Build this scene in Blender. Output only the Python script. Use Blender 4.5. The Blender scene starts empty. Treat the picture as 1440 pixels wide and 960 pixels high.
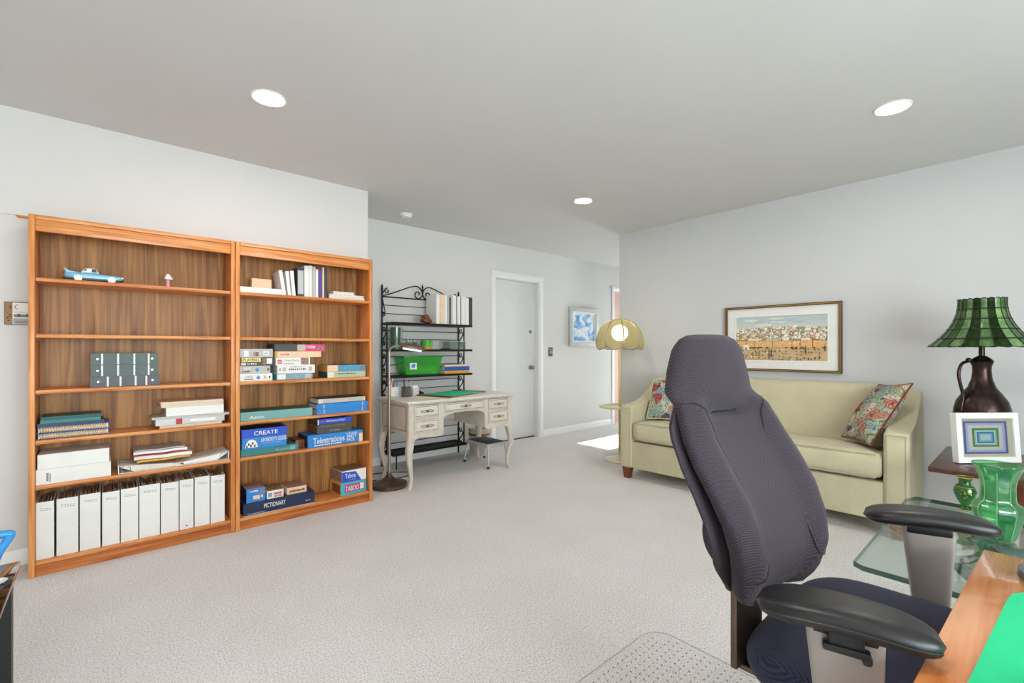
import bpy, bmesh, math, random
from mathutils import Vector, Matrix
random.seed(7)
SC = bpy.context.scene
COL = SC.collection
PI = math.pi
R = math.radians

# ------------------------------------------------------------ camera, sky, sun, exposure
CAM_H = 1.154
cam_d = bpy.data.cameras.new('camera'); cam = bpy.data.objects.new('camera', cam_d); COL.objects.link(cam)
cam.location = (0, 0, CAM_H)
VIEW = math.atan2(737, 650)                      # viewing direction, from +X
cam.rotation_euler = (PI/2, 0, VIEW - PI/2)
cam_d.sensor_width = 36; cam_d.lens = 36*650/1440; cam_d.shift_y = 11/1440
cam_d.clip_start = .02
SC.camera = cam

world = bpy.data.worlds.new('sky'); SC.world = world; world.use_nodes = True
bg = world.node_tree.nodes['Background']
bg.inputs[0].default_value = (.965, .965, 1.025, 1); bg.inputs[1].default_value = 9.0

sun_d = bpy.data.lights.new('sun', 'SUN'); sun = bpy.data.objects.new('sun', sun_d); COL.objects.link(sun)
sun_d.energy = 9; sun_d.angle = R(.6); sun_d.color = (1, .97, .92)
sun.rotation_euler = Vector((-math.cos(R(35)), -.02, -math.sin(R(35)))).to_track_quat('-Z', 'Y').to_euler()
LAMP = 100.0                                      # brightness of the recessed ceiling lights

vs = SC.view_settings
vs.view_transform = 'Standard'; vs.look = 'None'; vs.gamma = 1; vs.use_curve_mapping = False
vs.exposure = 0.78
SC.cycles.max_bounces = 10; SC.cycles.diffuse_bounces = 6; SC.cycles.glossy_bounces = 4
SC.cycles.transmission_bounces = 8; SC.cycles.transparent_max_bounces = 24
SC.cycles.use_denoising = True
SC.cycles.sample_clamp_indirect = 6

# ------------------------------------------------------------ materials
def lin(h):
    if not isinstance(h, str): return tuple(h)
    h = h.lstrip('#'); o = []
    for i in (0, 2, 4):
        c = int(h[i:i+2], 16)/255
        o.append(c/12.92 if c <= .04045 else ((c+.055)/1.055)**2.4)
    return tuple(o)

class G:
    def __init__(s, name):
        s.m = bpy.data.materials.new(name); s.m.use_nodes = True
        s.t = s.m.node_tree; s.t.nodes.clear()
        s.out = s.n('ShaderNodeOutputMaterial')
    def n(s, typ, **kw):
        x = s.t.nodes.new(typ)
        for k, v in kw.items():
            if k in x.inputs.keys(): x.inputs[k].default_value = v
            else: setattr(x, k, v)
        return x
    def l(s, a, b): s.t.links.new(a, b)
    def coord(s, scale=(1, 1, 1), kind='Object', rot=(0, 0, 0)):
        c = s.n('ShaderNodeTexCoord'); m = s.n('ShaderNodeMapping')
        m.inputs['Scale'].default_value = scale; m.inputs['Rotation'].default_value = rot
        s.l(c.outputs[kind], m.inputs['Vector']); return m.outputs[0]
    def noise(s, vec, scale, detail=3, dist=0):
        x = s.n('ShaderNodeTexNoise'); x.inputs['Scale'].default_value = scale
        x.inputs['Detail'].default_value = detail; x.inputs['Distortion'].default_value = dist
        s.l(vec, x.inputs['Vector']); return x.outputs['Fac']
    def ramp(s, fac, stops, interp='LINEAR'):
        r = s.n('ShaderNodeValToRGB'); cr = r.color_ramp; cr.interpolation = interp
        while len(cr.elements) > 1: cr.elements.remove(cr.elements[-1])
        cr.elements[0].position = stops[0][0]; cr.elements[0].color = (*lin(stops[0][1]), 1)
        for p, c in stops[1:]:
            e = cr.elements.new(p); e.color = (*lin(c), 1)
        s.l(fac, r.inputs[0]); return r.outputs[0]
    def bsdf(s, col=None, rough=.5, metal=0, spec=.5, coat=0, bumpfac=None, bump=.2, dist=.002, **kw):
        b = s.n('ShaderNodeBsdfPrincipled')
        b.inputs['Roughness'].default_value = rough; b.inputs['Metallic'].default_value = metal
        b.inputs['Specular IOR Level'].default_value = spec; b.inputs['Coat Weight'].default_value = coat
        for k, v in kw.items(): b.inputs[k.replace('_', ' ')].default_value = v
        if col is not None:
            if hasattr(col, 'node'): s.l(col, b.inputs['Base Color'])
            else: b.inputs['Base Color'].default_value = (*lin(col), 1)
        if bumpfac is not None:
            u = s.n('ShaderNodeBump'); u.inputs['Strength'].default_value = bump; u.inputs['Distance'].default_value = dist
            s.l(bumpfac, u.inputs['Height']); s.l(u.outputs[0], b.inputs['Normal'])
        s.l(b.outputs[0], s.out.inputs[0]); return b

def shade(h, k):
    return tuple(min(1, c*k) for c in lin(h))

def mat(name, col, rough=.5, metal=0, var=.06, vs=14, bump=0, bs=300, spec=.5, coat=0, **kw):
    g = G(name); v = g.coord()
    f = g.noise(v, vs, 3)
    c = g.ramp(f, [(.3, shade(col, 1-var)), (.7, shade(col, 1+var))])
    bf = g.noise(v, bs, 2) if bump else None
    g.bsdf(c, rough, metal, spec, coat, bf, bump, **kw); return g.m

def wood(name, dark, mid, light, axis='x', across=22, along=1.2, rough=.38, dist=2.0, coat=.15):
    g = G(name)
    sc = {'x': (along, across, across), 'y': (across, along, across), 'z': (across, across, along)}[axis]
    v = g.coord(sc)
    f1 = g.noise(v, 1.0, 5, dist)
    v2 = g.coord(tuple(k*5 if k == across else k*2.5 for k in sc))
    f2 = g.noise(v2, 1.0, 3, .3)
    mx = g.n('ShaderNodeMath', operation='MULTIPLY_ADD'); g.l(f2, mx.inputs[0]); mx.inputs[1].default_value = .35
    sub = g.n('ShaderNodeMath', operation='SUBTRACT'); g.l(f1, sub.inputs[0]); sub.inputs[1].default_value = .175
    g.l(sub.outputs[0], mx.inputs[2])
    c = g.ramp(mx.outputs[0], [(.30, dark), (.48, mid), (.66, light)])
    g.bsdf(c, rough, 0, .4, coat, f2, .05, .001); return g.m

def glass(name, tint, gloss=.06, rough=.02, body=None, bodyamt=0.0, graze=.7):
    """clear tinted glass: what is behind shows through it, plus a mirror sheen that grows at grazing angles"""
    g = G(name)
    tr = g.n('ShaderNodeBsdfTransparent'); tr.inputs[0].default_value = (*lin(tint), 1)
    gl = g.n('ShaderNodeBsdfGlossy'); gl.inputs['Roughness'].default_value = rough; gl.inputs[0].default_value = (1, 1, 1, 1)
    fr = g.n('ShaderNodeLayerWeight'); fr.inputs[0].default_value = .5
    pw = g.n('ShaderNodeMath', operation='POWER'); g.l(fr.outputs['Facing'], pw.inputs[0]); pw.inputs[1].default_value = 4.0
    ad = g.n('ShaderNodeMath', operation='MULTIPLY_ADD'); g.l(pw.outputs[0], ad.inputs[0]); ad.inputs[1].default_value = graze; ad.inputs[2].default_value = gloss
    ad.use_clamp = True
    base = tr.outputs[0]
    if body:
        df = g.n('ShaderNodeBsdfDiffuse'); df.inputs[0].default_value = (*lin(body), 1)
        tl = g.n('ShaderNodeBsdfTranslucent'); tl.inputs[0].default_value = (*lin(body), 1)
        a2 = g.n('ShaderNodeMixShader'); a2.inputs[0].default_value = .5
        g.l(df.outputs[0], a2.inputs[1]); g.l(tl.outputs[0], a2.inputs[2])
        m0 = g.n('ShaderNodeMixShader')
        nv = g.noise(g.coord(), 30, 2)
        mp = g.n('ShaderNodeMath', operation='MULTIPLY_ADD'); g.l(nv, mp.inputs[0]); mp.inputs[1].default_value = bodyamt*.5; mp.inputs[2].default_value = bodyamt*.75
        g.l(mp.outputs[0], m0.inputs[0])
        g.l(base, m0.inputs[1]); g.l(a2.outputs[0], m0.inputs[2]); base = m0.outputs[0]
    mx = g.n('ShaderNodeMixShader'); g.l(ad.outputs[0], mx.inputs[0]); g.l(base, mx.inputs[1]); g.l(gl.outputs[0], mx.inputs[2])
    g.l(mx.outputs[0], g.out.inputs[0]); return g.m

def emit(name, col, strength):
    g = G(name); e = g.n('ShaderNodeEmission'); e.inputs[0].default_value = (*lin(col), 1); e.inputs[1].default_value = strength
    g.l(e.outputs[0], g.out.inputs[0]); return g.m

def attr_mat(name, rough=.6, tex=0.1, scale=90):
    """a printed or painted flat picture: colour stored per face"""
    g = G(name); a = g.n('ShaderNodeAttribute'); a.attribute_name = 'ink'
    f = g.noise(g.coord(), scale, 3)
    h = g.n('ShaderNodeHueSaturation'); g.l(a.outputs['Color'], h.inputs['Color'])
    mr = g.n('ShaderNodeMapRange'); g.l(f, mr.inputs[0]); mr.inputs[3].default_value = 1-tex*2; mr.inputs[4].default_value = 1+tex*2
    g.l(mr.outputs[0], h.inputs['Value'])
    g.bsdf(h.outputs[0], rough, bumpfac=f, bump=.1); return g.m

def carpet_mat():
    g = G('cream_loop_carpet'); v = g.coord()
    f1 = g.noise(v, 150, 3); f2 = g.noise(v, 3.0, 4); f3 = g.noise(g.coord((1, .35, 1)), 120, 2)
    c1 = g.ramp(f1, [(.30, '#bcb7b4'), (.5, '#e3dfdd'), (.72, '#f2efee')])
    c2 = g.ramp(f2, [(.3, '#f7f6f5'), (.7, '#ffffff')])
    mx = g.n('ShaderNodeMixRGB', blend_type='MULTIPLY'); mx.inputs[0].default_value = .8
    g.l(c1, mx.inputs[1]); g.l(c2, mx.inputs[2])
    ad = g.n('ShaderNodeMath', operation='ADD'); g.l(f1, ad.inputs[0]); g.l(f3, ad.inputs[1])
    g.bsdf(mx.outputs[0], .95, 0, .1, 0, ad.outputs[0], .7, .006); return g.m

def weave_mat(name, a, b, scale=420, rough=.9, sheen=.3):
    g = G(name); v = g.coord()
    vo = g.n('ShaderNodeTexVoronoi'); vo.inputs['Scale'].default_value = scale; g.l(v, vo.inputs['Vector'])
    f2 = g.noise(v, 6, 3)
    c = g.ramp(vo.outputs['Distance'], [(.15, b), (.6, a)])
    h = g.n('ShaderNodeHueSaturation'); g.l(c, h.inputs['Color'])
    mr = g.n('ShaderNodeMapRange'); g.l(f2, mr.inputs[0]); mr.inputs[3].default_value = .85; mr.inputs[4].default_value = 1.15
    g.l(mr.outputs[0], h.inputs['Value'])
    bb = g.bsdf(h.outputs[0], rough, 0, .2, 0, vo.outputs['Distance'], .5, .002)
    bb.inputs['Sheen Weight'].default_value = sheen; bb.inputs['Sheen Roughness'].default_value = .4; return g.m

def mesh_weave_mat(name, a, b, pitch=.0062, rough=.9, sheen=.1):
    """upholstery woven in a regular raised mesh"""
    g = G(name); k = 2*PI/pitch
    c = g.n('ShaderNodeTexCoord'); s = g.n('ShaderNodeSeparateXYZ'); g.l(c.outputs['Object'], s.inputs[0])
    def lin2(o1, k1, o2, k2):
        m1 = g.n('ShaderNodeMath', operation='MULTIPLY'); g.l(s.outputs[o1], m1.inputs[0]); m1.inputs[1].default_value = k1
        m2 = g.n('ShaderNodeMath', operation='MULTIPLY_ADD'); g.l(s.outputs[o2], m2.inputs[0]); m2.inputs[1].default_value = k2; g.l(m1.outputs[0], m2.inputs[2])
        sn = g.n('ShaderNodeMath', operation='SINE'); g.l(m2.outputs[0], sn.inputs[0]); return sn.outputs[0]
    p = g.n('ShaderNodeMath', operation='MULTIPLY'); g.l(lin2('X', k, 'Y', k*.45), p.inputs[0]); g.l(lin2('Z', k, 'Y', k*.95), p.inputs[1])
    h = g.n('ShaderNodeMapRange'); g.l(p.outputs[0], h.inputs[0]); h.inputs[1].default_value = -1; h.inputs[2].default_value = 1
    col = g.ramp(h.outputs[0], [(.15, b), (.6, a)]); f2 = g.noise(g.coord(), 6, 3)
    hs = g.n('ShaderNodeHueSaturation'); g.l(col, hs.inputs['Color'])
    mr = g.n('ShaderNodeMapRange'); g.l(f2, mr.inputs[0]); mr.inputs[3].default_value = .88; mr.inputs[4].default_value = 1.12; g.l(mr.outputs[0], hs.inputs['Value'])
    bb = g.bsdf(hs.outputs[0], rough, 0, .2, 0, h.outputs[0], .5, .0015)
    bb.inputs['Sheen Weight'].default_value = sheen; return g.m

def paisley_mat():
    g = G('paisley_cushion_cloth'); v = g.coord()
    nz = g.n('ShaderNodeTexNoise'); nz.inputs['Scale'].default_value = 9; g.l(v, nz.inputs['Vector'])
    mx = g.n('ShaderNodeMixRGB'); mx.inputs[0].default_value = .12; g.l(v, mx.inputs[1]); g.l(nz.outputs['Color'], mx.inputs[2])
    vo = g.n('ShaderNodeTexVoronoi'); vo.inputs['Scale'].default_value = 17; g.l(mx.outputs[0], vo.inputs['Vector'])
    sep = g.n('ShaderNodeSeparateColor'); g.l(vo.outputs['Color'], sep.inputs[0])
    c1 = g.ramp(sep.outputs[0], [(0, '#a3a98f'), (.26, '#bdb7a4'), (.44, '#a5534f'), (.51, '#93a998'), (.66, '#6a5b7c'), (.72, '#c9c0aa'), (.86, '#88a3ad'), (.94, '#bb8270')], 'CONSTANT')
    wv = g.n('ShaderNodeMath', operation='MULTIPLY'); g.l(vo.outputs['Distance'], wv.inputs[0]); wv.inputs[1].default_value = 26
    sn = g.n('ShaderNodeMath', operation='SINE'); g.l(wv.outputs[0], sn.inputs[0])
    c2 = g.ramp(sn.outputs[0], [(0, '#ffffff'), (.45, '#ffffff'), (.55, '#8d8577')])
    m2 = g.n('ShaderNodeMixRGB', blend_type='MULTIPLY'); m2.inputs[0].default_value = .8; g.l(c1, m2.inputs[1]); g.l(c2, m2.inputs[2])
    g.bsdf(m2.outputs[0], .85, 0, .2, 0, g.noise(v, 500, 2), .3); return g.m

def cloud_mat():
    g = G('painted_sky_and_clouds'); v = g.coord((1, 1, 1.6), rot=(0, .5, 0))
    f = g.noise(v, 5.5, 6, .6)
    c = g.ramp(f, [(.36, '#4f93d6'), (.46, '#8dbde8'), (.55, '#e9f0f6'), (.66, '#d7d6e2')])
    g.bsdf(c, .6); return g.m

def capiz_mat():
    g = G('green_shell_panel'); v = g.coord()
    f = g.noise(v, 22, 4, 1.0)
    c = g.ramp(f, [(.28, '#4c7142'), (.5, '#688f54'), (.72, '#8fb070')])
    b = g.bsdf(c, .30, 0, .6, .3, f, .12, .003); return g.m

M = {}
M['wall'] = mat('white_wall_paint', '#d8d6d4', .85, var=.012, vs=2, bump=.04, bs=180, spec=.2)
M['wallgrey'] = mat('pale_grey_wall_paint', '#cacaca', .85, var=.012, vs=2, bump=.04, bs=180, spec=.2)
M['ceil'] = mat('flat_white_ceiling_paint', '#d3d2d0', .9, var=.012, vs=2, bump=.03, bs=150, spec=.1)
M['trim'] = mat('white_gloss_trim_paint', '#e9e9e9', .4, var=.01)
M['door'] = mat('white_door_paint', '#dddddc', .5, var=.012)
M['carpet'] = carpet_mat()
M['teak'] = wood('orange_teak_edge', '#b8682f', '#d08445', '#e2a062', 'x')
M['teakz'] = wood('orange_teak_upright', '#b8682f', '#d08445', '#e2a062', 'z')
M['teakback'] = wood('brown_teak_back_panel', '#7a4d22', '#9d6b36', '#b98549', 'z', across=24, along=1.0, rough=.5, dist=1.2, coat=.05)
M['teakdark'] = wood('red_teak_plinth', '#8e4a20', '#b5642c', '#c77a3d', 'x')
M['white'] = mat('white_card', '#e8e7e3', .55, var=.02)
M['binder'] = mat('white_vinyl_binder', '#e4e3df', .42, var=.02, bump=.05, bs=60)
M['paper'] = mat('paper_page_edges', '#ddd8cc', .8, var=.1, vs=120)
M['tabs'] = mat('buff_index_tabs', '#c2a684', .8, var=.5, vs=60)
M['greyprint'] = mat('grey_print', '#8a8a8c', .6)
M['blackprint'] = mat('black_print', '#26262a', .6)
M['iron'] = mat('black_wrought_iron', '#191a1c', .45, .3, spec=.4)
M['black'] = mat('black_plastic', '#17181a', .4)
M['chrome'] = mat('polished_chrome', '#c9cacb', .18, 1)
M['brass'] = mat('antique_brass', '#9c7a45', .35, 1)
M['bronze'] = mat('dark_bronze_metal', '#6b5a4e', .35, .8)
M['nickel'] = mat('brushed_nickel', '#a89c92', .35, .9)
M['cream'] = mat('antiqued_cream_paint', '#cfc6b8', .5, var=.10, vs=20)
M['creamdk'] = mat('brown_glaze_line', '#7d6d5a', .6, var=.2, vs=40)
M['creamlt'] = mat('antiqued_cream_top', '#d8d2c8', .35, var=.06, vs=20)
M['sofa'] = weave_mat('sage_green_chenille', '#c9c1a2', '#b5ad90', 500, .95, .12)
M['pipe'] = weave_mat('sage_green_piping', '#b8ae96', '#a1987f', 500)
M['mahog'] = wood('reddish_brown_leg_wood', '#4e2312', '#74371d', '#8e4a29', 'z', 40)
M['walnut'] = wood('dark_walnut', '#2c1a14', '#4a2d22', '#5f3d30', 'y', 30, rough=.3)
M['paisley'] = paisley_mat()
M['chair'] = mesh_weave_mat('charcoal_plum_upholstery', '#423a43', '#1f1a20')
M['chairlt'] = weave_mat('charcoal_plum_seam', '#2d2830', '#1b181d', 400)
M['seat'] = mesh_weave_mat('navy_seat_upholstery', '#363850', '#171926', .005)
M['pad'] = mat('black_urethane_armrest', '#141414', .38, var=.1, vs=8, bump=.08, bs=120)
M['stem'] = mat('grey_moulded_arm_plastic', '#a39d97', .38, .15, var=.03)
M['cherry'] = wood('orange_cherry_desktop', '#c4713c', '#dc8c54', '#eaa56e', 'x', 14, 1.0, rough=.16, coat=.5)
M['green'] = mat('bright_green_blotter', '#14c887', .7, var=.03)
M['bottle'] = glass('green_vase_glass', '#bfe8cb', .07, .03, '#58c284', .14)
M['ribglass'] = glass('pale_green_rib_glass', '#d8f4df', .10, .05, '#b7e6c4', .4)
M['darkbottle'] = glass('deep_green_vase_glass', '#5fc068', .08, .03, '#179a30', .25)
M['tableglass'] = glass('clear_table_glass', '#edf6f2', .06, .01)
M['glassedge'] = glass('green_glass_edge', '#3f6b60', .08, .05, '#2c5148', .42)
M['pane'] = glass('window_pane', '#f2f8f6', .04, .01)
M['clear'] = glass('clear_jar_glass', '#e2ebe8', .06, .02, '#d5e0dc', .08)
M['clearmat'] = glass('clear_vinyl_mat', '#ffffff', .018, .2, graze=.15)
M['jarglass'] = glass('grey_green_tumbler_glass', '#bfd2c6', .06, .02, '#9fb5a6', .15)
M['copper'] = mat('hammered_dark_copper', '#40332f', .28, .9, var=.35, vs=26, bump=.35, bs=60)
M['capiz'] = capiz_mat()
M['verdigris'] = mat('green_verdigris_metal', '#3d5a4c', .5, .4, var=.35, vs=30)
M['gold'] = mat('gilded_rim', '#c9a24b', .3, 1)
M['blue'] = mat('royal_blue_card', '#2450c4', .45, var=.05)
M['puzzleblue'] = mat('soft_blue_card', '#4f95bb', .5, var=.05)
M['navy'] = mat('navy_card', '#1b2a4c', .45, var=.06)
M['bluelt'] = mat('bright_blue_card', '#2b84d0', .45, var=.05)
M['teal'] = mat('teal_cloth', '#38807e', .6, var=.06)
M['tealbox'] = mat('muted_teal_card', '#76a6a5', .6, var=.05)
M['tealdk'] = mat('dark_teal_card', '#17524f', .5, var=.06)
M['albumgreen'] = mat('dark_green_leatherette', '#31473f', .4, var=.08, bump=.1, bs=200)
M['charcoal'] = mat('charcoal_leatherette', '#3a3c40', .4, var=.08, bump=.1, bs=200)
M['silver'] = mat('silver_foil', '#b3b4b4', .4, .3)
M['pink'] = mat('hot_pink_card', '#dd3f78', .5, var=.05)
M['pinklt'] = mat('pale_pink_wax', '#dd9aa6', .5)
M['peach'] = mat('peach_card', '#eac8a6', .55, var=.05)
M['cream2'] = mat('cream_card', '#e6dfc6', .55, var=.04)
M['yellow'] = mat('mustard_card', '#d99f3a', .55, var=.05)
M['paleyellow'] = mat('pale_yellow_print', '#e9dc94', .55, var=.04)
M['red'] = mat('red_print', '#b3282d', .5)
M['redorange'] = mat('orange_red_print', '#d9482f', .5)
M['grey'] = mat('grey_card', '#b9b8b6', .55, var=.06, vs=40)
M['greydk'] = mat('dark_grey_card', '#4a4b49', .5, var=.06)
M['greyblue'] = mat('grey_blue_card', '#86a0ac', .55, var=.08, vs=40)
M['sage'] = mat('sage_card', '#b6bfa4', .55, var=.06)
M['skyblue'] = mat('pale_blue_car_paint', '#77b6d2', .25, var=.02, coat=.4)
M['carwhite'] = mat('white_car_paint', '#eeece6', .3)
M['turq'] = mat('turquoise_card', '#35b4c4', .5, var=.04)
M['purple'] = mat('purple_print', '#6b3a78', .5)
M['magenta'] = mat('magenta_print', '#b8437c', .5)
M['brown'] = mat('brown_photo_print', '#8d6a48', .6, var=.4, vs=70)
M['photo'] = mat('mixed_photo_print', '#9a7468', .6, var=.5, vs=90)
M['limelt'] = mat('lime_print', '#b9d07a', .6, var=.05)
M['greenbin'] = glass('green_plastic_bin', '#b4f2b2', .05, .2, '#5fe06c', .36)
M['rock'] = mat('brown_mineral_rock', '#7a4a32', .6, .1, var=.6, vs=60, bump=.6, bs=60)
M['greencup'] = mat('leaf_green_ceramic', '#3fa82c', .4, var=.2, vs=30)
M['orangecup'] = mat('orange_glaze', '#d79a3c', .4)
M['bluecover'] = mat('blue_folder', '#1c57a0', .5)
M['laptop'] = mat('grey_blue_aluminium', '#77808c', .3, .6)
M['stool'] = mat('light_grey_enamel', '#bdbebd', .35, .2)
M['navypad'] = mat('navy_rubber_tread', '#26303f', .7, bump=.2, bs=150)
M['shadecloth'] = None
M['jute'] = mat('cream_fringe', '#cfc39c', .9, var=.2, vs=60)
M['ochre'] = mat('pale_gold_lamp_enamel', '#cdbb72', .35, .35)
M['creamenamel'] = mat('cream_lamp_enamel', '#ddd5b8', .35)
M['blueplastic'] = mat('bright_blue_plastic', '#2f8fd6', .3)
M['blackglass'] = mat('black_glass_top', '#171310', .08, coat=.5)
M['pinkwood'] = mat('pinkish_door_paint', '#d9b3a6', .5)
M['frame'] = mat('dark_brown_frame', '#4a3322', .4, var=.2)
M['ink'] = attr_mat('painted_picture')
M['inkflat'] = attr_mat('printed_picture', .5, .03)

# ------------------------------------------------------------ mesh helpers
def BM(): return bmesh.new()

def box(bm, x0, x1, y0, y1, z0, z1, bev=0, seg=2, mx=None):
    r = bmesh.ops.create_cube(bm, size=1)
    vsx = r['verts']
    bmesh.ops.scale(bm, vec=(x1-x0, y1-y0, z1-z0), verts=vsx)
    bmesh.ops.translate(bm, vec=((x0+x1)/2, (y0+y1)/2, (z0+z1)/2), verts=vsx)
    if bev:
        es = list({e for v in vsx for e in v.link_edges})
        rr = bmesh.ops.bevel(bm, geom=es, offset=bev, segments=seg, profile=.5, affect='EDGES')
        vsx = list({v for f in rr['faces'] for v in f.verts})
    if mx is not None: bmesh.ops.transform(bm, matrix=mx, verts=vsx)
    return vsx

def grid(bm, fn, nu, nv, cu=False, cv=False):
    """surface of nu x nv points, closed round in u or v if asked"""
    V = [[bm.verts.new(fn(i, j)) for j in range(nv)] for i in range(nu)]
    for i in range(nu if cu else nu-1):
        for j in range(nv if cv else nv-1):
            a, b, c, d = V[i][j], V[(i+1) % nu][j], V[(i+1) % nu][(j+1) % nv], V[i][(j+1) % nv]
            try: bm.faces.new((a, b, c, d))
            except ValueError: pass
    return V

def lathe(bm, prof, cx=0, cy=0, seg=32, cap0=True, cap1=True, rfun=None):
    def fn(i, j):
        a = 2*PI*j/seg; r, z = prof[i]
        k = rfun(a, z) if rfun else 1
        return (cx+r*k*math.cos(a), cy+r*k*math.sin(a), z)
    V = grid(bm, fn, len(prof), seg, False, True)
    if cap0: bm.faces.new(V[0][::-1])
    if cap1: bm.faces.new(V[-1])
    return V

def tube(bm, pts, r, seg=8, closed=False, cap=True):
    P = [Vector(p) for p in pts]; n = len(P)
    rr = r if isinstance(r, (list, tuple)) else [r]*n
    T = []
    for i in range(n):
        a = P[i-1] if (i > 0 or closed) else P[i]; b = P[(i+1) % n] if (i < n-1 or closed) else P[i]
        T.append((b-a).normalized())
    up = Vector((0, 0, 1)) if abs(T[0].z) < .9 else Vector((1, 0, 0))
    N = T[0].cross(up).normalized(); rings = []
    for i in range(n):
        if i: N = (N - T[i]*N.dot(T[i])); N = N.normalized() if N.length > 1e-6 else T[i].orthogonal().normalized()
        Bn = T[i].cross(N)
        rings.append([bm.verts.new(P[i]+(N*math.cos(2*PI*k/seg)+Bn*math.sin(2*PI*k/seg))*rr[i]) for k in range(seg)])
    for i in range(n if closed else n-1):
        A, B = rings[i], rings[(i+1) % n]
        for k in range(seg): bm.faces.new((A[k], A[(k+1) % seg], B[(k+1) % seg], B[k]))
    if cap and not closed: bm.faces.new(rings[0][::-1]); bm.faces.new(rings[-1])

def prism(bm, pts, axis, t0, t1, bev=0, seg=2):
    """polygon swept along an axis; pts are in the two other axes, in xyz order"""
    def p3(p, t):
        return {'x': (t, p[0], p[1]), 'y': (p[0], t, p[1]), 'z': (p[0], p[1], t)}[axis]
    A = [bm.verts.new(p3(p, t0)) for p in pts]; B = [bm.verts.new(p3(p, t1)) for p in pts]; n = len(pts)
    fs = [bm.faces.new(A), bm.faces.new(B[::-1])]
    for i in range(n): fs.append(bm.faces.new((A[i], B[i], B[(i+1) % n], A[(i+1) % n])))
    if bev:
        es = list({e for f in fs for e in f.edges})
        bmesh.ops.bevel(bm, geom=es, offset=bev, segments=seg, profile=.5, affect='EDGES')

def smooth_curve(pts, n=8, closed=False):
    P = [Vector(p) for p in pts]; o = []; m = len(P)
    for i in range(m if closed else m-1):
        p0 = P[(i-1) % m] if (i or closed) else P[0]; p1 = P[i]; p2 = P[(i+1) % m]
        p3 = P[(i+2) % m] if (i+2 < m or closed) else P[-1]
        for k in range(n):
            t = k/n
            o.append(.5*((2*p1)+(p2-p0)*t+(2*p0-5*p1+4*p2-p3)*t*t+(3*p1-p0-3*p2+p3)*t**3))
    if not closed: o.append(P[-1])
    return o

def mesh_of(name, bm, m, ang=40):
    bmesh.ops.recalc_face_normals(bm, faces=bm.faces)
    me = bpy.data.meshes.new(name); bm.to_mesh(me); bm.free()
    if m is not None:
        for x in (m if isinstance(m, (list, tuple)) else [m]): me.materials.append(x)
    if ang:
        me.polygons.foreach_set('use_smooth', [True]*len(me.polygons))
        me.set_sharp_from_angle(angle=R(ang))
    return me

def xf(root):
    return Matrix.Translation(root.location) @ root.rotation_euler.to_matrix().to_4x4()

def P(name, bm, m, parent, label=None, world=False, ang=40):
    """one part: a mesh of its own under its thing (or under a part)"""
    if world:
        r = parent
        while r.parent: r = r.parent
        bmesh.ops.transform(bm, matrix=xf(r).inverted(), verts=bm.verts)
    o = bpy.data.objects.new(name, mesh_of(name, bm, m, ang)); COL.objects.link(o); o.parent = parent
    if label: o['label'] = label
    return o

def T(name, label, cat, loc=(0, 0, 0), rz=0, group=None):
    o = bpy.data.objects.new(name, None); COL.objects.link(o); o.empty_display_size = .05
    o.location = loc; o.rotation_euler = (0, 0, rz); o['label'] = label; o['category'] = cat
    if group: o['group'] = group
    return o

def solo(name, bm, m, label, cat, group=None, loc=(0, 0, 0), rz=0, ang=40):
    o = bpy.data.objects.new(name, mesh_of(name, bm, m, ang)); COL.objects.link(o)
    o.location = loc; o.rotation_euler = (0, 0, rz); o['label'] = label; o['category'] = cat
    if group: o['group'] = group
    return o

def S(name, bm, m, label, cat, parent=None):
    o = bpy.data.objects.new(name, mesh_of(name, bm, m, 30)); COL.objects.link(o)
    if parent: o.parent = parent
    else: o['kind'] = 'structure'; o['label'] = label; o['category'] = cat
    return o

def copypart(o, parent, loc=None, rot=None):
    c = o.copy(); COL.objects.link(c); c.parent = parent
    if loc is not None: c.location = loc
    if rot is not None: c.rotation_euler = rot
    return c

def dup(root, loc, rz=0, label=None):
    r = root.copy(); COL.objects.link(r); r.location = loc; r.rotation_euler = (0, 0, rz)
    if label: r['label'] = label
    for ch in list(root.children):
        c = copypart(ch, r)
        for g in ch.children: copypart(g, c)
    return r

def text_bm(txt, h, wmax=None, italic=0, bold=0.0):
    """flat lettering in the XZ plane facing -Y, centred"""
    cu = bpy.data.curves.new('lettering', 'FONT'); cu.body = txt; cu.size = 1; cu.align_x = 'CENTER'; cu.align_y = 'CENTER'
    cu.shear = italic; cu.offset = bold; cu.resolution_u = 3
    o = bpy.data.objects.new('lettering', cu); COL.objects.link(o)
    dg = bpy.context.evaluated_depsgraph_get(); me = bpy.data.meshes.new_from_object(o.evaluated_get(dg))
    bm = BM(); bm.from_mesh(me)
    bpy.data.objects.remove(o); bpy.data.curves.remove(cu); bpy.data.meshes.remove(me)
    xs = [v.co.x for v in bm.verts]; ys = [v.co.y for v in bm.verts]
    if not xs: return bm
    cx, cy = (min(xs)+max(xs))/2, (min(ys)+max(ys))/2; s = h/(max(ys)-min(ys))
    sx = s if not wmax else wmax/(max(xs)-min(xs))
    for v in bm.verts: v.co = Vector(((v.co.x-cx)*sx, 0, (v.co.y-cy)*s))
    return bm

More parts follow.
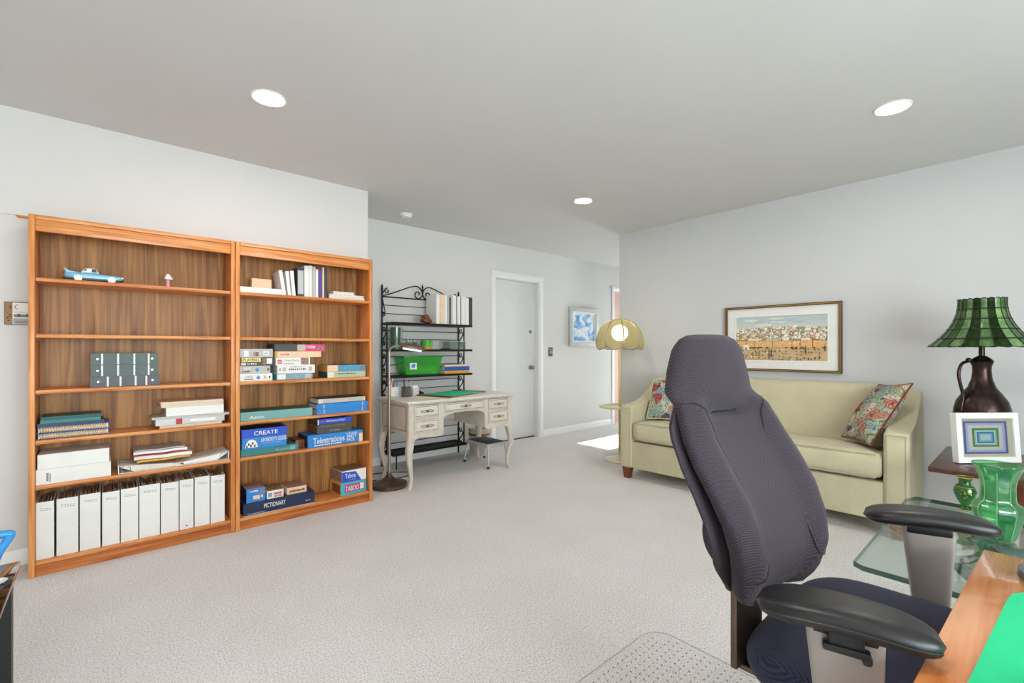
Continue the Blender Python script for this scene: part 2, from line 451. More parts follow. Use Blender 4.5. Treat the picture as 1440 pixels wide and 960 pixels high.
def picture(name, parent, quads, m, loc, flip=False):
    """flat artwork: quads (x0,x1,z0,z1,colour) or polygons ([(x,z)...],colour), painted one over the other in hair-thin layers"""
    me = bpy.data.meshes.new(name); V = []; F = []; C = []
    for k, q in enumerate(quads):
        y = -k*1.5e-5
        if len(q) == 5: pts = [(q[0], q[2]), (q[1], q[2]), (q[1], q[3]), (q[0], q[3])]
        else: pts = q[0]
        b = len(V); V += [(p[0], y, p[1]) for p in pts]; F.append(list(range(b, b+len(pts)))); C.append((*lin(q[-1]), 1))
    me.from_pydata(V, [], F)
    a = me.color_attributes.new('ink', 'FLOAT_COLOR', 'CORNER'); i = 0
    for f, c in zip(F, C):
        for _ in f: a.data[i].color = c; i += 1
    me.materials.append(m)
    o = bpy.data.objects.new(name, me); COL.objects.link(o); o.parent = parent; o.location = loc
    return o

F_PX = 650.0; HOR = 491.0
FW = Vector((math.cos(VIEW), math.sin(VIEW), 0)); RT = Vector((math.sin(VIEW), -math.cos(VIEW), 0))
# ------------------------------------------------------------ the setting
ZC = 2.44; YA = 3.60; YB = 4.33; XR = 4.345; XA = 1.61; YR = 3.10
bm = BM(); box(bm, -1.8, 7.1, -2.6, 4.7, -.1, 0); S('floor', bm, M['carpet'], 'cream loop carpet covering the whole room', 'floor')
bm = BM(); box(bm, -1.8, 7.1, -2.6, 4.7, ZC, ZC+.1); S('ceiling', bm, M['ceil'], 'flat white ceiling with recessed lights', 'ceiling')
bm = BM(); box(bm, -1.8, XA, YA, YB+.2, 0, ZC); S('wall_left', bm, M['wall'], 'white wall behind the two teak bookcases', 'wall')
DX0, DX1, DZ = 3.545, 4.290, 2.035
bm = BM()
box(bm, XA, DX0, YB, YB+.16, 0, ZC); box(bm, DX1, 5.93, YB, YB+.16, 0, ZC); box(bm, DX0, DX1, YB, YB+.16, DZ, ZC)
box(bm, 5.93, 6.75, YB, YB+.16, 2.06, ZC); box(bm, 6.75, 7.1, YB, YB+.16, 0, ZC)
S('wall_far', bm, M['wall'], 'white far wall with a plain white door', 'wall')
bm = BM(); box(bm, XR, XR+.12, -2.6, YR, 0, ZC); S('wall_right', bm, M['wallgrey'], 'pale grey wall behind the green sofa', 'wall')
bm = BM(); box(bm, XR+.12, 7.1, 2.35, 2.45, 0, ZC); S('wall_hall', bm, M['wall'], 'white hall wall beyond the sofa wall', 'wall')
# hall end wall with a glazed door the sun comes through
bm = BM(); box(bm, 7.0, 7.1, 2.45, 3.25, 0, ZC); box(bm, 7.0, 7.1, 3.86, 4.5, 0, ZC); box(bm, 7.0, 7.1, 3.25, 3.86, 2.03, ZC)
S('wall_hall_end', bm, M['wall'], 'white end wall of the hall with a glazed door', 'wall')
bm = BM(); box(bm, 7.02, 7.07, 3.25, 3.31, 0, 2.03); box(bm, 7.02, 7.07, 3.80, 3.86, 0, 2.03); box(bm, 7.02, 7.07, 3.31, 3.80, 0, .18)
box(bm, 7.02, 7.07, 3.31, 3.80, 1.90, 2.03); box(bm, 7.03, 7.06, 3.31, 3.80, 1.02, 1.06); box(bm, 7.03, 7.06, 3.545, 3.565, .18, 1.9)
w1 = S('door_3', bm, M['trim'], 'white glazed door at the hall end', 'door')
bm = BM(); box(bm, 7.043, 7.047, 3.31, 3.80, .18, 1.90); S('glass_pane', bm, M['pane'], '', '', w1)
# room walls behind the camera, with a wide window to the garden side
bm = BM(); box(bm, -1.8, -1.7, -2.6, YA, 0, ZC); S('wall_back', bm, M['wall'], 'white wall left of the camera', 'wall')
WX0, WX1, WZ0, WZ1 = -1.3, 2.2, .35, 2.15
bm = BM(); box(bm, -1.8, WX0, -2.6, -2.45, 0, ZC); box(bm, WX1, XR, -2.6, -2.45, 0, ZC)
box(bm, WX0, WX1, -2.6, -2.45, 0, WZ0); box(bm, WX0, WX1, -2.6, -2.45, WZ1, ZC)
S('wall_near', bm, M['wall'], 'white window wall behind the camera', 'wall')
bm = BM()
for a, b in ((WX0, WX0+.06), (-.17, -.08), (.98, 1.07), (WX1-.06, WX1)): box(bm, a, b, -2.56, -2.49, WZ0, WZ1)
box(bm, WX0, WX1, -2.56, -2.49, WZ0, WZ0+.06); box(bm, WX0, WX1, -2.56, -2.49, WZ1-.06, WZ1)
w2 = S('window_1', bm, M['trim'], 'wide white three light window behind the camera', 'window')
for a, b in ((WX0+.06, -.17), (-.08, .98), (1.07, WX1-.06)):
    bm = BM(); box(bm, a, b, -2.527, -2.523, WZ0+.06, WZ1-.06); S('glass_pane', bm, M['pane'], '', '', w2)
po_d = bpy.data.lights.new('window_portal', 'AREA'); po = bpy.data.objects.new('window_portal', po_d); COL.objects.link(po)
po_d.shape = 'RECTANGLE'; po_d.size = WX1-WX0; po_d.size_y = WZ1-WZ0; po_d.cycles.is_portal = True
po.location = ((WX0+WX1)/2, -2.58, (WZ0+WZ1)/2); po.rotation_euler = (PI/2, 0, 0)
pd2 = bpy.data.lights.new('hall_portal', 'AREA'); po2 = bpy.data.objects.new('hall_portal', pd2); COL.objects.link(po2)
pd2.shape = 'RECTANGLE'; pd2.size = .6; pd2.size_y = 2.0; pd2.cycles.is_portal = True
po2.location = (7.09, 3.555, 1.02); po2.rotation_euler = (PI/2, 0, PI/2)

# baseboards
def baseboard(name, x0, x1, y0, y1, label):
    bm = BM()
    if abs(x1-x0) > abs(y1-y0): prism(bm, [(y1, 0), (y0, 0), (y0, .07), (y0+(y1-y0)*.5, .085), (y1, .085)], 'x', x0, x1)
    else: prism(bm, [(x1, 0), (x0, 0), (x0, .07), (x0+(x1-x0)*.5, .085), (x1, .085)], 'y', y0, y1)
    S(name, bm, M['trim'], label, 'baseboard')
baseboard('baseboard_left', -1.7, XA, YA-.012, YA, 'white baseboard along the bookcase wall')
baseboard('baseboard_far', XA, DX0-.075, YB-.012, YB, 'white baseboard behind the cream desk')
baseboard('baseboard_hall', DX1+.075, 5.85, YB-.012, YB, 'white baseboard right of the white door')
baseboard('baseboard_right', XR-.012, XR, -2.4, YR, 'white baseboard behind the sofa')
# door casing (trim), jamb and door
def casing(name, x0, x1, z1, y, label, w=.068):
    bm = BM()
    for s, xa in ((1, x0), (-1, x1)):
        prism(bm, [(xa, y), (xa-s*w, y), (xa-s*w, y-.014), (xa-s*w*.55, y-.022), (xa-s*w*.2, y-.016), (xa, y-.010)], 'z', 0, z1+w*.999)
    prism(bm, [(y, z1), (y, z1+w), (y-.0145, z1+w), (y-.0225, z1+w*.55), (y-.0165, z1+w*.2), (y-.0105, z1)], 'x', x0-w*.99, x1+w*.99)
    S(name, bm, M['trim'], label, 'door frame')
casing('trim_1', DX0, DX1, DZ, YB, 'white moulded casing round the plain white door')
casing('trim_2', 5.93, 6.75, 2.06, YB, 'white casing of the hall doorway by the sky painting')
bm = BM(); box(bm, DX0, DX0+.012, YB, YB+.15, 0, DZ); box(bm, DX1-.012, DX1, YB, YB+.15, 0, DZ); box(bm, DX0, DX1, YB, YB+.15, DZ-.012, DZ)
S('trim_3', bm, M['door'], 'white jamb lining of the plain door', 'door frame')
bm = BM(); box(bm, DX0+.012, DX1-.012, YB+.085, YB+.12, .012, DZ-.012, .002)
d1 = S('door_1', bm, M['door'], 'plain flush white door with a brass knob beside the desk', 'door')
bm = BM()
def ylathe(bm, prof, x, y, z, seg=20):
    t = BM(); lathe(t, prof, 0, 0, seg)
    bmesh.ops.transform(t, matrix=Matrix.Translation((x, y, z)) @ Matrix.Rotation(PI/2, 4, 'X'), verts=t.verts)
    me = bpy.data.meshes.new('t'); t.to_mesh(me); t.free(); bm.from_mesh(me); bpy.data.meshes.remove(me)
ylathe(bm, [(.030, 0), (.030, .006), (.012, .010), (.010, .03), (.022, .036), (.027, .05), (.022, .062), (.0, .066)], DX1-.075, YB+.085, .915)
o = S('door_knob', bm, M['nickel'], '', '', d1)
bm = BM(); ylathe(bm, [(.024, 0), (.022, .010), (.008, .012), (.006, .02), (.0, .021)], DX1-.075, YB+.085, 1.385)
S('deadbolt', bm, M['nickel'], '', '', d1)
bm = BM(); box(bm, DX0+.012, DX1-.012, YB+.07, YB+.12, 0, .01); S('door_gap_shade', bm, M['greydk'], '', '', d1)  # dark strip painting the shade in the gap under the door
bm = BM(); box(bm, 5.93, 6.75, YB+.1, YB+.14, 0, 2.06); S('door_2', bm, M['pinkwood'], 'pinkish door in the hall doorway', 'door')

# recessed ceiling lights
M['lens'] = emit('lit_lamp_lens', '#fff4ee', LAMP)
def ceiling_light(x, y, label):
    t = T('recessed_ceiling_light', label, 'ceiling light', (x, y, ZC), group='round recessed ceiling lights')
    bm = BM(); lathe(bm, [(.082, -.0005), (.081, -.005), (.074, -.007), (.068, -.0035), (.068, -.0005)], seg=40, cap0=False, cap1=False); P('trim_ring', bm, M['white'], t)
    bm = BM(); lathe(bm, [(.068, -.002), (.05, -.0032), (.0005, -.0036)], seg=40, cap0=False); P('lens', bm, M['lens'], t)
ceiling_light(.631, 2.596, 'round recessed ceiling light above the two bookcases')
ceiling_light(3.144, .505, 'round recessed ceiling light at upper right above the glass table')
ceiling_light(3.107, 2.593, 'round recessed ceiling light in mid ceiling before the door')
ceiling_light(.631, .505, 'round recessed ceiling light above the camera')
t = T('smoke_detector', 'small round white smoke detector on ceiling above the desk', 'smoke detector', (2.154, 3.967, ZC))
bm = BM(); lathe(bm, [(.062, -.0005), (.062, -.012), (.055, -.016)], seg=32); P('base', bm, M['white'], t)
bm = BM(); lathe(bm, [(.050, -.016), (.046, -.032), (.02, -.036), (.0005, -.036)], seg=32); P('cover', bm, M['binder'], t)

# ------------------------------------------------------------ bookcases
BY = 3.343; BB = 3.590
SH1 = [1.520, 1.232, .946, .690, .461]
def bookcase(x0, x1, label):
    t = T('bookcase', label, 'bookcase', ((x0+x1)/2, BY, 0)); w = x1-x0; h = 1.837; d = BB-BY; th = .024
    for s in (-1, 1):
        bm = BM(); xa = s*w/2; box(bm, min(xa, xa-s*th), max(xa, xa-s*th), 0, d, 0, h, .004, 2); P('side_panel', bm, M['teakz'], t)
    xi = w/2-th-.0005
    bm = BM(); box(bm, -xi, xi, d-.008, d-.001, .05, h-.01); P('back_panel', bm, M['teakback'], t)
    bm = BM(); box(bm, -xi, xi, .001, d-.009, h-.022, h-.001, .002); P('top_panel', bm, M['teak'], t)
    bm = BM(); box(bm, -xi, xi, .010, .028, h-.082, h-.028, .002); box(bm, -xi, xi, .018, .026, h-.03, h-.021); P('fascia', bm, M['teak'], t)
    for z in SH1:
        bm = BM(); prism(bm, [(.006, z-.019), (.003, z-.012), (.003, z-.005), (.006, z), (d-.010, z), (d-.010, z-.019)], 'x', -xi+.001, xi-.001)
        s = P('shelf', bm, M['teak'], t)
        for sx in (-1, 1):
            for yy in (.03, d-.05):
                b2 = BM(); tube(b2, [(sx*(xi+.001), yy, z-.0235), (sx*(xi-.014), yy, z-.0235)], .0042, 8)
                P('shelf_pin', b2, M['chrome'], s)
    bm = BM(); box(bm, -xi, xi, .002, d-.010, .059, .079, .003); P('bottom_shelf', bm, M['teak'], t)
    bm = BM(); box(bm, -xi, xi, .012, .03, .001, .058); P('kick_board', bm, M['teakdark'], t)
    return t
bookcase(-.287, .6205, 'tall open teak bookcase on the left, holding white standing binders')
bookcase(.6225, 1.533, 'tall open teak bookcase on the right, holding board games')

# ------------------------------------------------------------ books, boxes and binders
FR = -.0009
def dashes(w, h, n):
    """a line of print too small to read: unequal marks"""
    bm = BM(); x = -w/2
    for i in range(n):
        a = w/n*(.5+.4*random.random()); box(bm, x, x+a, -.0001, .0001, -h/2, h/2*(.4+.6*random.random())); x += w/n
    return bm

def carton(name, label, cat, x0, x1, yf, dp, z0, z1, m, rz=0, group=None, lid=0, lidm=None, prints=(), panels=(), sidem=None, topm=None, leftp=()):
    w, h = x1-x0, z1-z0
    t = T(name, label, cat, ((x0+x1)/2, yf+dp/2, z0+.0003), R(rz), group); f = -dp/2
    if lid:
        bm = BM(); box(bm, -w/2+.003, w/2-.003, -dp/2+.003, dp/2-.003, 0, h-lid+.001, .001, 1); P('tray', bm, m, t)
        bm = BM(); box(bm, -w/2, w/2, -dp/2, dp/2, h-lid, h, .0015, 1); P('lid', bm, lidm or m, t)
    else:
        bm = BM(); box(bm, -w/2, w/2, -dp/2, dp/2, 0, h, .0015, 1); P('body', bm, m, t)
    if topm: bm = BM(); box(bm, -w/2+.003, w/2-.003, -dp/2+.003, dp/2-.003, h+.0001, h+.0006); P('top_print', bm, topm, t)
    if sidem: bm = BM(); box(bm, -w/2-.0006, -w/2-.0001, -dp/2+.002, dp/2-.002, .002, h-.002); P('side_print', bm, sidem, t)
    for (u0, u1, v0, v1, pm) in leftp:
        bm = BM(); box(bm, -w/2-.0012, -w/2-.0007, -dp/2+dp*u0, -dp/2+dp*u1, h*v0, h*v1); P('side_label', bm, pm, t)
    for k, (u0, u1, v0, v1, pm) in enumerate(panels):
        bm = BM(); e = .0003*(k+1); box(bm, -w/2+w*u0, -w/2+w*u1, f-e, f, h*v0, h*v1); P('printed_panel', bm, pm, t)
    for (tx, uc, vc, th, wf, pm) in prints:
        bm = dashes(w*wf, h*th, int(tx[1:] or 6)) if tx[0] == '~' else text_bm(tx, h*th, w*wf if wf else None, bold=.008)
        bmesh.ops.translate(bm, vec=(-w/2+w*uc, f-.0020, h*vc), verts=bm.verts); P('printed_title', bm, pm, t, ang=0)
    return t

def book(name, label, cat, x0, x1, yf, dp, z0, z1, cover, pages='paper', up=False, group=None, rz=0, spine=True, tilt=0, bands=None, ct=.0028):
    """spine towards the room; up = standing on the shelf, else lying flat"""
    w, h = x1-x0, z1-z0
    t = T(name, label, cat, ((x0+x1)/2, yf+dp/2, z0+.0003), R(rz), group)
    bm = BM()
    if up:
        box(bm, -w/2, -w/2+ct, -dp/2, dp/2, 0, h); box(bm, w/2-ct, w/2, -dp/2, dp/2, 0, h)
        if spine: box(bm, -w/2+ct, w/2-ct, -dp/2, -dp/2+ct, 0, h)
        P('cover', bm, cover, t)
        bm = BM(); box(bm, -w/2+ct+.0003, w/2-ct-.0003, -dp/2+(ct+.001 if spine else .004), dp/2-.004, .003, h-.004); P('pages', bm, M[pages], t)
    else:
        box(bm, -w/2, w/2, -dp/2, dp/2, 0, ct); box(bm, -w/2, w/2, -dp/2, dp/2, h-ct, h)
        if spine: box(bm, -w/2, w/2, -dp/2, -dp/2+ct, ct, h-ct)
        P('cover', bm, cover, t)
        bm = BM(); box(bm, -w/2+.004, w/2-.004, -dp/2+(ct+.001 if spine else .004), dp/2-.004, ct+.0002, h-ct-.0002); P('pages', bm, M[pages], t)
    for (u0, u1, v0, v1, pm) in (bands or ()):
        bm = BM(); box(bm, -w/2+w*u0, -w/2+w*u1, -dp/2-.0006, -dp/2, h*v0, h*v1); P('spine_print', bm, pm, t)
    if tilt: t.rotation_euler[1] = R(tilt)
    return t

def flatbinder(name, label, x0, x1, yf, dp, z0, z1, m='binder', group=None, marks=()):
    return book(name, label, 'binder', x0, x1, yf, dp, z0, z1, M[m], 'paper', False, group, 0, True, 0, marks, .004)

# bookcase 1, top shelf: model car and figurine
z = 1.520
t = T('model_car', 'pale blue model convertible car with white hardtop on top shelf', 'model car', (-.042, 3.43, z))
def loft(bm, st, n=16, p=3.2):
    def fn(i, j):
        x, w, z0, z1 = st[i]; a = 2*PI*j/n; c, s = math.cos(a), math.sin(a)
        return (x, w*math.copysign(abs(c)**(2/p), c), (z0+z1)/2+(z1-z0)/2*math.copysign(abs(s)**(2/p), s))
    V = grid(bm, fn, len(st), n, False, True); bm.faces.new(V[0]); bm.faces.new(V[-1][::-1])
bm = BM(); loft(bm, [(-.116, .036, .022, .044), (-.108, .042, .014, .049), (-.08, .045, .011, .050), (-.03, .046, .010, .049), (.02, .046, .010, .047), (.06, .045, .011, .045), (.10, .043, .013, .042), (.115, .040, .018, .038), (.120, .036, .022, .034)]); P('body', bm, M['skyblue'], t)
for s in (-1, 1):
    bm = BM(); prism(bm, [(-.055, .046), (-.098, .052), (-.118, .067), (-.112, .050), (-.108, .040)], 'y', s*.043-.003, s*.043+.003); P('tail_fin', bm, M['skyblue'], t)
    bm = BM(); tube(bm, [(-.117, s*.031, .043), (-.124, s*.031, .043)], .006, 10); P('tail_light', bm, M['red'], t)
    bm = BM(); tube(bm, [(.117, s*.031, .033), (.122, s*.031, .033)], .006, 10); P('headlight', bm, M['chrome'], t)
bm = BM(); loft(bm, [(-.052, .030, .046, .050), (-.040, .034, .046, .071), (-.025, .036, .046, .077), (.0, .036, .046, .077), (.012, .035, .046, .071), (.020, .032, .046, .050)], 16, 3.5); P('hardtop', bm, M['carwhite'], t)
for s in (-1, 1):
    bm = BM(); prism(bm, [(-.010, .053), (-.008, .070), (.006, .070), (.014, .053)], 'y', s*.0362-.0012, s*.0362+.0012); P('side_window', bm, M['black'], t)
    bm = BM(); t2 = BM(); tube(t2, [(-.035, s*.0345-.003, .062), (-.035, s*.0345+.003, .062)], .005, 10); bm.free(); P('porthole', t2, M['black'], t)
bm = BM(); prism(bm, [(.0135, .071), (.022, .052), (.0235, .052), (.0155, .071)], 'y', -.030, .030); P('windscreen', bm, M['black'], t)
for xx in (-.063, .073):
    for s in (-1, 1):
        bm = BM(); tube(bm, [(xx, s*.034, .0165), (xx, s*.0465, .0165)], .0165, 20); w = P('tyre', bm, M['carwhite'], t)
        bm = BM(); tube(bm, [(xx, s*.0466, .0165), (xx, s*.048, .0165)], .008, 16); P('hubcap', bm, M['chrome'], w)
for xx, wv in ((-.124, .040), (.122, .038)):
    bm = BM(); tube(bm, [(xx*.93, -wv, .018), (xx, -wv*.8, .018), (xx, wv*.8, .018), (xx*.93, wv, .018)], .0045, 8); P('bumper', bm, M['chrome'], t)
t = T('figurine', 'slim pink figurine with a white drooping cap on top shelf', 'figurine', (.284, 3.42, z))
bm = BM(); lathe(bm, [(.010, 0), (.0095, .02), (.009, .05), (.008, .056)], seg=16); P('stem', bm, M['pinklt'], t)
bm = BM(); lathe(bm, [(.007, .052), (.021, .050), (.019, .060), (.012, .072), (.005, .082), (.0005, .083)], seg=18, rfun=lambda a, z: 1+.18*math.cos(3*a)*(z < .065)); P('cap', bm, M['carwhite'], t)

# shelf 3: three ring albums
z = .946
for k, (m, lb) in enumerate((('charcoal', 'charcoal photo album with silver bands, bottom of the album stack'), ('albumgreen', 'dark green photo album with silver bands, middle of the stack'), ('albumgreen', 'dark green photo album with silver bands, top of the stack'))):
    h = (.058, .063, .064)[k]
    b = book('photo_album', lb, 'album', -.058+(.002 if k else 0), .236+(0 if k else .006), 3.395, .185, z, z+h, M[m], up=False, group='stacked photo albums', bands=[(u-.014, u+.014, .03, .97, M['silver']) for u in ((.16, .39, .63, .85) if k else (.24, .42, .64, .80))])
    for s in (-1, 1):
        bm = BM(); tube(bm, [(s*.118, -.0925, h*.5), (s*.118, -.0945, h*.5)], .0045, 12); P('rivet', bm, M['chrome'], b)
    z += h+.0006

# shelf 4 left: notebooks
z = .690
def spiral(t, w, dp, h):
    pts = []; n = int(w/.0105)
    for i in range(n*9+1):
        a = 2*PI*i/9; pts.append((-w/2+.006+i/(n*9)*(w-.012), -dp/2-.001+math.cos(a)*h*.45, h/2+math.sin(a)*h*.47))
    bm = BM(); tube(bm, pts, .0019, 5); P('spiral_binding', bm, M['gold'], t)
for k, lb in enumerate(('royal blue spiral notebook, bottom of the notebook pile', 'royal blue spiral notebook, second from the bottom of the pile')):
    b = book('spiral_notebook', lb, 'notebook', -.259, .020, 3.376, .19, z, z+.031, M['blue'], 'paper', False, 'notebook pile on the fourth shelf', 0, False); spiral(b, .275, .19, .030); z += .0320
for m, x0, x1, h, lb in (('navy', -.258, -.003, .017, 'slim navy hardback book below two teal ones'), ('teal', -.248, -.016, .016, 'slim teal hardback book, second from the top of the pile'), ('tealdk', -.245, -.014, .017, 'dark teal hardback book on top of the notebook pile')):
    book('hardback_book', lb, 'book', x0, x1, 3.372, .17, z, z+h, M[m], 'paper', False, 'notebook pile on the fourth shelf', 1.0); z += h+.0005
# shelf 4 right: large books
z = .690
for m, x0, x1, yf, h, lb, bands, sp in (
    ('yellow', .238, .556, 3.372, .018, 'thin orange covered large book at the bottom of the right pile', (), False),
    ('silver', .222, .565, 3.366, .036, 'thick silvery book with red spine patch in the right pile', [(.28, .37, .05, .95, M['red']), (.48, .86, .3, .7, M['white'])], True),
    ('grey', .205, .590, 3.366, .013, 'wide thin grey book in the right pile', (), True),
    ('white', .272, .562, 3.374, .052, 'thick white album in the right pile under pinkish books', (), True),
    ('peach', .245, .563, 3.372, .016, 'thin pinkish cream book, second from top of the right pile', (), False),
    ('peach', .243, .563, 3.372, .016, 'thin pinkish cream book on top of the right pile', (), False)):
    book('large_book', lb, 'book', x0, x1, yf, .19, z, z+h, M[m], 'paper', False, 'large books on the fourth shelf', 0, sp, 0, bands); z += h+.0005

# shelf 5: flat binders, open binder, papers
z = .461
flatbinder('ring_binder', 'white ring binder lying flat with printed spine, lower of two', -.261, .027, 3.362, .21, z, z+.077, group='white binders lying on the fifth shelf', marks=[(.13, .16, .2, .75, M['greyprint']), (.17, .185, .15, .7, M['greyprint'])])
flatbinder('ring_binder', 'plain white ring binder lying flat on another binder', -.256, .020, 3.369, .205, z+.0775, z+.152, group='white binders lying on the fifth shelf')
t = T('open_ring_binder', 'white ring binder lying open with sagging pages', 'binder', (.325, 3.465, z))
def slab(bm, pts, y0, y1, th):
    up = [(x, zz+th) for x, zz in pts]; prism(bm, [*pts, *up[::-1]], 'y', y0, y1)
bm = BM(); slab(bm, [(-.266, .0005), (-.20, .0005), (0, .0008), (.20, .0005), (.262, .0005)], -.10, .10, .003)
box(bm, -.268, -.264, -.10, .10, 0, .050); box(bm, .261, .265, -.10, .10, .0005, .055); P('cover', bm, M['binder'], t)
bm = BM(); prism(bm, [(-.262, .044), (-.15, .036), (.0, .020), (.03, .016), (.03, .005), (-.2, .005), (-.255, .034)], 'y', -.098, .098); P('left_pages', bm, M['paper'], t)
bm = BM(); prism(bm, [(.259, .052), (.16, .036), (.03, .022), (.0, .020), (.03, .006), (.2, .006), (.25, .040)], 'y', -.098, .098); P('right_pages', bm, M['white'], t)
for s in (-1, 1):
    for yy in (-.09, 0, .09):
        bm = BM(); tube(bm, [(s*.235+.02*math.cos(a), yy-.009, .025+.02*math.sin(a)) for a in [2*PI*i/16 for i in range(16)]], .0018, 6, True); P('ring', bm, M['chrome'], t)
zz = .5045
for m, x0, x1, yf, h, rz, lb in (('yellow', .135, .385, 3.366, .011, 3, 'mustard yellow folder on the open binder'), ('white', .13, .40, 3.370, .018, -3, 'white paper folder between yellow and red ones'), ('red', .12, .37, 3.370, .006, 2, 'thin dark red folder in the paper pile'), ('white', .125, .375, 3.374, .014, -1, 'white paper folder on the dark red one'), ('grey', .128, .36, 3.376, .006, 1, 'grey paper folder on top of the pile')):
    bm = BM(); wv, dv = x1-x0, .16
    def wob(i, j): return .0016*math.sin(i*1.1)+.0016*math.cos(j*1.4)
    for k_ in (0, 1): grid(bm, lambda i, j: (-wv/2+wv*i/9, -dv/2+dv*j/5, wob(i, j)+h*k_), 10, 6)
    for i in range(9):
        for jj in (0, 5): bm.faces.new([bm.verts.new((-wv/2+wv*q/9, -dv/2+dv*jj/5, wob(q, jj)+zz_)) for q, zz_ in ((i, 0), (i+1, 0), (i+1, h), (i, h))])
    for j in range(5):
        for ii in (0, 9): bm.faces.new([bm.verts.new((-wv/2+wv*ii/9, -dv/2+dv*q/5, wob(ii, q)+zz_)) for q, zz_ in ((j, 0), (j+1, 0), (j+1, h), (j, h))])
    bmesh.ops.remove_doubles(bm, verts=bm.verts, dist=.00001)
    solo('paper_folder', bm, M[m], lb, 'folder', 'folders on the open binder', ((x0+x1)/2, yf+dv/2, zz+.004), R(rz)); zz += h+.0030

# bottom shelf: ten standing white binders
z = .079
XS = [(-.2610, -.196), (-.186, -.104), (-.098, -.016), (-.009, .064), (.069, .144), (.149, .242), (.247, .331), (.336, .404), (.410, .486), (.492, .566)]
ORD = ('first', 'second', 'third', 'fourth', 'fifth', 'sixth', 'seventh', 'eighth', 'ninth', 'tenth')
for k, (x0, x1) in enumerate(XS):
    w = x1-x0; h = .292+(k % 3)*.003; dp = .205; ct = .003
    t = T('ring_binder', f'white standing ring binder full of tabbed papers, {ORD[k]} from the left on the bottom shelf', 'binder', ((x0+x1)/2, 3.366+dp/2, z+.0003), group='white binders standing on the bottom shelf')
    bm = BM(); box(bm, -w/2+ct, w/2-ct, -dp/2, -dp/2+ct, 0, h)
    for s in (-1, 1):
        prism(bm, [(-dp/2, 0), (dp/2, 0), (dp/2, h+.012), (-dp/2, h)], 'x', min(s*w/2, s*(w/2-ct)), max(s*w/2, s*(w/2-ct)))
    P('cover', bm, M['binder'], t)
    bm = BM(); n = int(w/.0062)
    for i in range(n):
        xx = -w/2+.006+(w-.012)*i/(n-1); box(bm, xx-.0011, xx+.0011, -dp/2+.012+random.random()*.02, dp/2-.008, .006, h-.012+random.random()*.024)
    P('pages', bm, M['tabs'], t)
    bm = BM()
    for i in range(2):
        for j in range(5):
            a = -.30+.13*j+random.random()*.03
            box(bm, w*a, w*(a+.09), -dp/2-.0005, -dp/2, h-.034-.008*i-j*.0012, h-.031-.008*i-j*.0012)
    P('spine_print', bm, M['greyprint'], t)
    if k == 7:
        bm = BM(); tube(bm, [(0, -dp/2, .02), (0, -dp/2-.001, .02)], .004, 10); P('spine_hole', bm, M['blackprint'], t)

# bookcase 2, top shelf
z = 1.520
for k, (x0, x1, h, lb) in enumerate(((.655, .915, .018, 'thin white ring binder lying flat left on the top shelf, lower'), (.652, .905, .022, 'thin white ring binder lying flat left on the top shelf, upper'))):
    flatbinder('ring_binder', lb, x0, x1, 3.385+.008*k, .175, z, z+h, group='white binders lying left on the top shelf'); z += h+.0005
bm = BM(); box(bm, -.06, .06, -.04, .04, 0, .07, .002); solo('small_box', bm, M['peach'], 'small buff box behind the white binders on top shelf', 'box', None, (.80, 3.51, z+.0003))
z = 1.520
for k, (x0, x1, h, m, up_t, lb) in enumerate((
    (.924, .946, .172, 'white', 9, 'leaning white paperback, first of the upright row'), (.952, .972, .170, 'white', 6, 'leaning white paperback, second of the upright row'), (.978, 1.000, .176, 'white', 5, 'leaning white paperback, third of the upright row'),
    (1.006, 1.052, .205, 'photo2', 0, 'grey patterned spiral album standing upright'), (1.054, 1.082, .222, 'white', 0, 'tall white binder beside the patterned album'), (1.084, 1.106, .226, 'binder', 0, 'tall off white binder in mid row'),
    (1.108, 1.130, .222, 'grey', 0, 'tall pale grey binder in mid row'), (1.132, 1.148, .205, 'white', 0, 'slim white book beside the purple one'), (1.150, 1.176, .212, 'purple', 0, 'dark purple printed book in upright row'),
    (1.178, 1.190, .224, 'peach', 0, 'slim buff book beside the black one'), (1.192, 1.212, .226, 'charcoal', 0, 'charcoal black book at right end of upright row'))):
    mm = M['charcoal'] if m == 'photo2' else M[m]
    b = book('upright_book', lb, 'book', x0, x1, 3.40, .16, z, z+h, mm, 'paper', True, 'books standing on the top shelf', 0, True, -up_t, [(.1, .9, .1, .9, M['silver'])] if m == 'photo2' else ([(.25, .6, .1, .8, M['blue'])] if m == 'purple' else ()), .002)
    if up_t: b.location.x += .006-.016*(up_t/9)+(.0)
    if up_t: b.location.z += (x1-x0)/2*math.sin(R(up_t))
z = 1.520
for x0, x1, h, m, lb in ((1.220, 1.494, .018, 'white', 'flat white booklet at bottom of the right top shelf pile'), (1.222, 1.486, .019, 'binder', 'flat white booklet in mid right top shelf pile'), (1.250, 1.410, .020, 'white', 'short white booklet on top of the right pile')):
    book('booklet', lb, 'book', x0, x1, 3.385, .17, z, z+h, M[m], 'paper', False, 'white booklets right on the top shelf', 0, False); z += h+.0005

